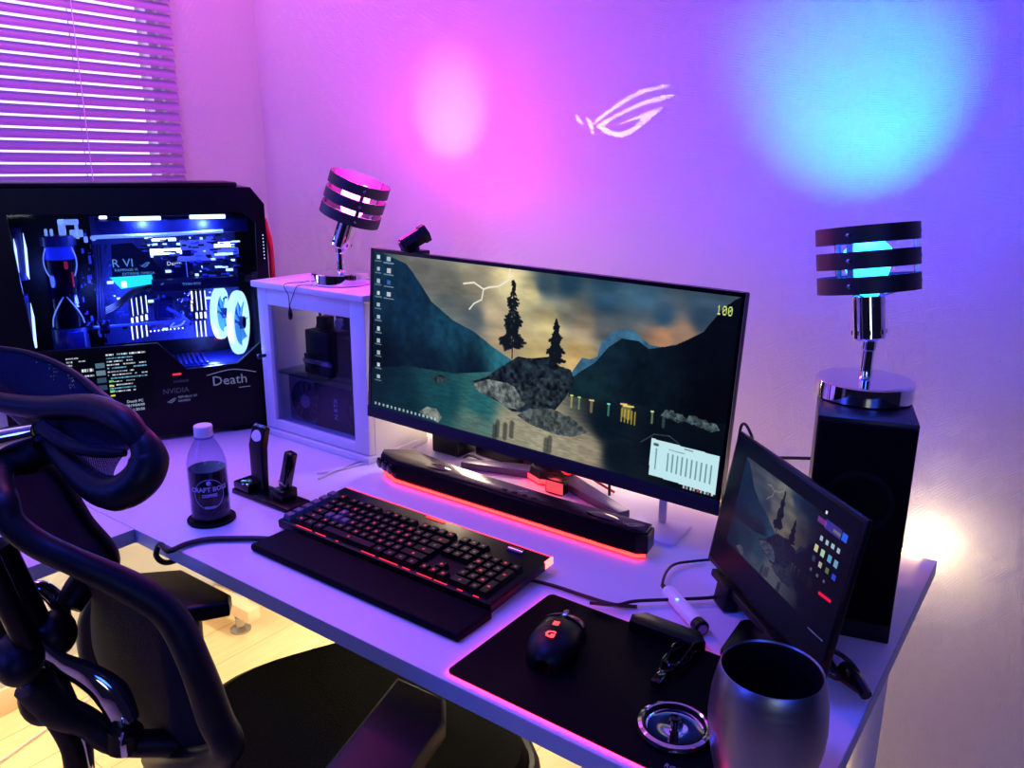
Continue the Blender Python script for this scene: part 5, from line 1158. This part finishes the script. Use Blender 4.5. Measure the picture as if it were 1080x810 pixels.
# rear supports
obj('back_bracket', MB().tube([cl_(-5, 575, -1.06), cl_(18, 620, -1.06), cl_(42, 664, -1.06), cl_(52, 690, -1.06)], [.02, .019, .016, .014], 12), M_black, ch)
obj('lumbar_pod', MB().ball(tuple(cl_(20, 694, -1.02)), .05, (.8, .55, .62), 14), M_frame, ch)
obj('chrome_arm', MB().tube([cl_(38, 678, -1.03), cl_(62, 698, -1.03), cl_(92, 712, -1.03), cl_(118, 732, -1.02), cl_(133, 762, -1.01)], [.010, .013, .017, .021, .017], 16, flat=(.6, (1, 0, 0))), M_chrome, ch)
obj('chrome_loop', MB().tube([cl_(18, 636, -1.1), cl_(38, 620, -1.1), cl_(58, 632, -1.1), cl_(66, 656, -1.1), cl_(60, 680, -1.1)], [.007, .010, .012, .011, .009], 14), M_chrome, ch)
obj('upper_joint', MB().ball(tuple(cl_(58, 668, -1.06)), .032, (1, .8, .9), 12), M_black, ch)
obj('back_strut', MB().tube([cl_(72, 640, -1.08), cl_(92, 612, -1.1), cl_(120, 612, -1.12)], [.017, .02, .018], 12), M_black, ch)
obj('lower_arm', MB().tube([cl_(36, 720, -1.02), cl_(60, 748, -1.02), cl_(92, 762, -1.02), cl_(122, 782, -1.01), cl_(180, 784, -1.0), cl_(232, 788, -1.0)], [.024, .022, .018, .017, .018, .02], 14), M_frame, ch)
obj('joint_cover', MB().ball(tuple(cl_(45, 735, -1.03)), .034, (.8, .8, 1.1), 12), M_black, ch)
obj('tension_knob', MB().tube([cl_(132, 768, -1.0), cl_(128, 790, -1.0)], [.022, .019], 16, smooth=False), M_black, ch)
obj('chrome_clip', MB().box((-.012, -.004, -.01), (.012, .004, .01), .002, M=Matrix.Translation(cl_(130, 786, -.972))), M_chrome, ch)
obj('chrome_post', MB().tube([cl_(44, 680, -1.07), cl_(70, 740, -1.08), cl_(84, 775, -1.08), cl_(88, 840, -1.08)], [.012, .013, .015, .016], 14), M_chrome, ch)
obj('black_post', MB().tube([cl_(58, 758, -1.03), cl_(76, 790, -1.03), cl_(84, 840, -1.03)], [.012, .013, .016], 12), M_black, ch)
obj('frame_strut', MB().tube([cl_(-12, 590, -1.0), cl_(10, 640, -1.0), cl_(30, 680, -1.01)], [.012, .013, .014], 12), M_black, ch)
# seat
def seat_outline(k, s=1.):
    a = 2*PI*k; n = 3.2; cx_, sy_ = math.cos(a), math.sin(a)
    return (.245*s*math.copysign(abs(cx_)**(2/n), cx_), .075+.235*s*math.copysign(abs(sy_)**(2/n), sy_))
sq = MB(); N = 64; rings = []
for s_, z in ((.0, .466), (.3, .466), (.6, .468), (.85, .474), (.96, .478), (1., .470), (1.0, .455), (.97, .446), (.6, .44), (0, .44)):
    rings.append([sq.bm.verts.new((*seat_outline(k/N, max(s_, .001)), z-(.03*max(0, (seat_outline(k/N, s_)[1]-.2)/.11)**2 if s_ > .5 else 0))) for k in range(N)])
for A, B in zip(rings, rings[1:]):
    for k in range(N): sq.bm.faces.new((A[k], A[(k+1) % N], B[(k+1) % N], B[k]))
obj('seat', sq, mat('seat_fabric', (3, 4, 5), .8, bump=(400, .6), spec=.06), ch)
sr = [Vector((*seat_outline(k/40, 1.03), .452-.03*max(0, (seat_outline(k/40, 1.)[1]-.2)/.11)**2)) for k in range(40)]
obj('seat_frame', MB().tube(sr, .0125, 10, closed=True, smooth=False), M_frame, ch)
obj('seat_pan', MB().box((-.13, -.08, .39), (.13, .2, .44), .02, 3), M_black, ch)
# side wing joining back and seat
obj('side_bracket', MB().prism([(-.02, 0), (.10, -.02), (.14, .02), (.05, .10), (.0, .17)], -.008, .008, .003, M=Matrix.Translation((.2, -.15, .45)) @ Matrix.Rotation(PI/2, 4, 'Z') @ Matrix.Rotation(PI/2, 4, 'X')), M_frame, ch)
# armrests: far pad toes in, near pad toes in
def w2c(p): d_ = Vector(p)-c0; return Vector((d_.dot(Rr), d_.dot(Fw), d_.z))
def arm_(poly_, zt, post, name='armrest_pad'):
    q = [w2c((x, y, 0))[:2] for x, y in poly_]; o = obj(name, MB().prism([tuple(p_) for p_ in q], zt-.03, zt, .008, seg=3), mat('arm_leather', (8, 9, 14), .4, spec=.2), ch)
    pt = w2c((*post, 0)); obj('arm_post', MB().tube([(pt.x, pt.y, zt-.03), (pt.x, pt.y, zt-.12), (pt.x*.98, pt.y, .42), (pt.x*.6, pt.y-.02, .41)], [.036, .034, .03, .022], 16, flat=(.7, (1, 0, 0))), M_black, ch)
arm_([(-1.30, .60), (-1.215, .69), (-1.075, .69), (-1.055, .672), (-1.10, .60), (-1.16, .575)], .655, (-1.14, .632))
arm_([tuple(pz(*q, .655)[:2]) for q in ((419, 712), (470, 735), (470, 760), (428, 815), (400, 850), (325, 850), (330, 822))], .655, (-.62, .48))
# gas lift and star base
obj('gas_lift', MB().lathe([(.028, .1), (.028, .25), (.02, .251), (.02, .4)], 24), M_black, ch)
for k in range(5):
    a = k*2*PI/5+.5; lg_ = obj('base_leg', MB().tube([(0, 0, .1), (.15*math.cos(a), .15*math.sin(a), .095), (.3*math.cos(a), .3*math.sin(a), .07)], [.03, .026, .018], 12), M_chrome, ch)
    obj('caster', MB().lathe([(.028, -.02), (.03, -.018), (.03, .018), (.028, .02)], 20, Matrix.Translation((.3*math.cos(a), .3*math.sin(a), .03)) @ Matrix.Rotation(a, 4, 'Z') @ Matrix.Rotation(PI/2, 4, 'X')), M_rubber, lg_)

# ================================================================== ROOM LIGHTING
# warm strip along the rear edge of the desk
ls = tag(recenter(obj('light_strip', MB().box((-1.50, 1.366, DZ+.001), (-.165, 1.376, DZ+.007), .001), emis('warm_strip', (255, 200, 140), 8.))), 'warm white light strip lying along the rear edge of the long desk', 'light strip')
warm = (1, .74, .42)
light('warm_lamp_light', 'POINT', (-.182, 1.50, DZ-.05), .85, warm, .015)
light('strip_glow_light', 'POINT', (-.68, 1.33, DZ+.09), .4, (1, .74, .62), .04)
light('strip_glow_light', 'POINT', (-1.10, 1.33, DZ+.15), 2., (1, .76, .5), .03)
light('under_desk_light', 'AREA', (-1.3, 1.45, DZ-.08), 11, (1, .82, .54), .6, shape='RECTANGLE', size_y=.06)
light('under_side_desk_light', 'AREA', (-1.92, .35, DZ-.06), 9, (1, .82, .56), .25, shape='RECTANGLE', size_y=.8)
light('added_fill_light', 'AREA', (-1.75, 1.05, 2.35), 11, (.95, .17, .75), .4)  # magenta fill added to tint the left corner, no lamp known there
light('added_fill_light', 'AREA', (-.95, .2, 2.35), 26, (.02, .065, 1.0), .5)  # blue-violet fill added from above for the desktop, source unseen
l = light('added_fill_light', 'AREA', (-1.7, -1.4, 1.7), 22, (.05, .08, .95), .6); aim(l, (-1.2, 1.5, 1.2))  # unseen fill added at the left behind the camera
l = light('room_light', 'AREA', (.75, -.9, 1.25), 1.7, (.9, .95, .85), .4); aim(l, (-.3, .8, .75))
l = light('added_side_fill_light', 'AREA', (1.2, -.6, 1.7), 18, (.015, .05, .55), .6); aim(l, (-.3, 1.5, 1.0))  # added blue fill from the right, with no opening behind it
wd = bpy.data.worlds.new('World'); S.world = wd; wd.use_nodes = True
bg = wd.node_tree.nodes['Background']; bg.inputs['Color'].default_value = (.25, .22, 1, 1); bg.inputs['Strength'].default_value = .02
S.view_settings.view_transform = 'Standard'; S.view_settings.look = 'None'; S.view_settings.gamma = 1; S.view_settings.exposure = 0
try: S.view_settings.use_curve_mapping = False
except Exception: pass
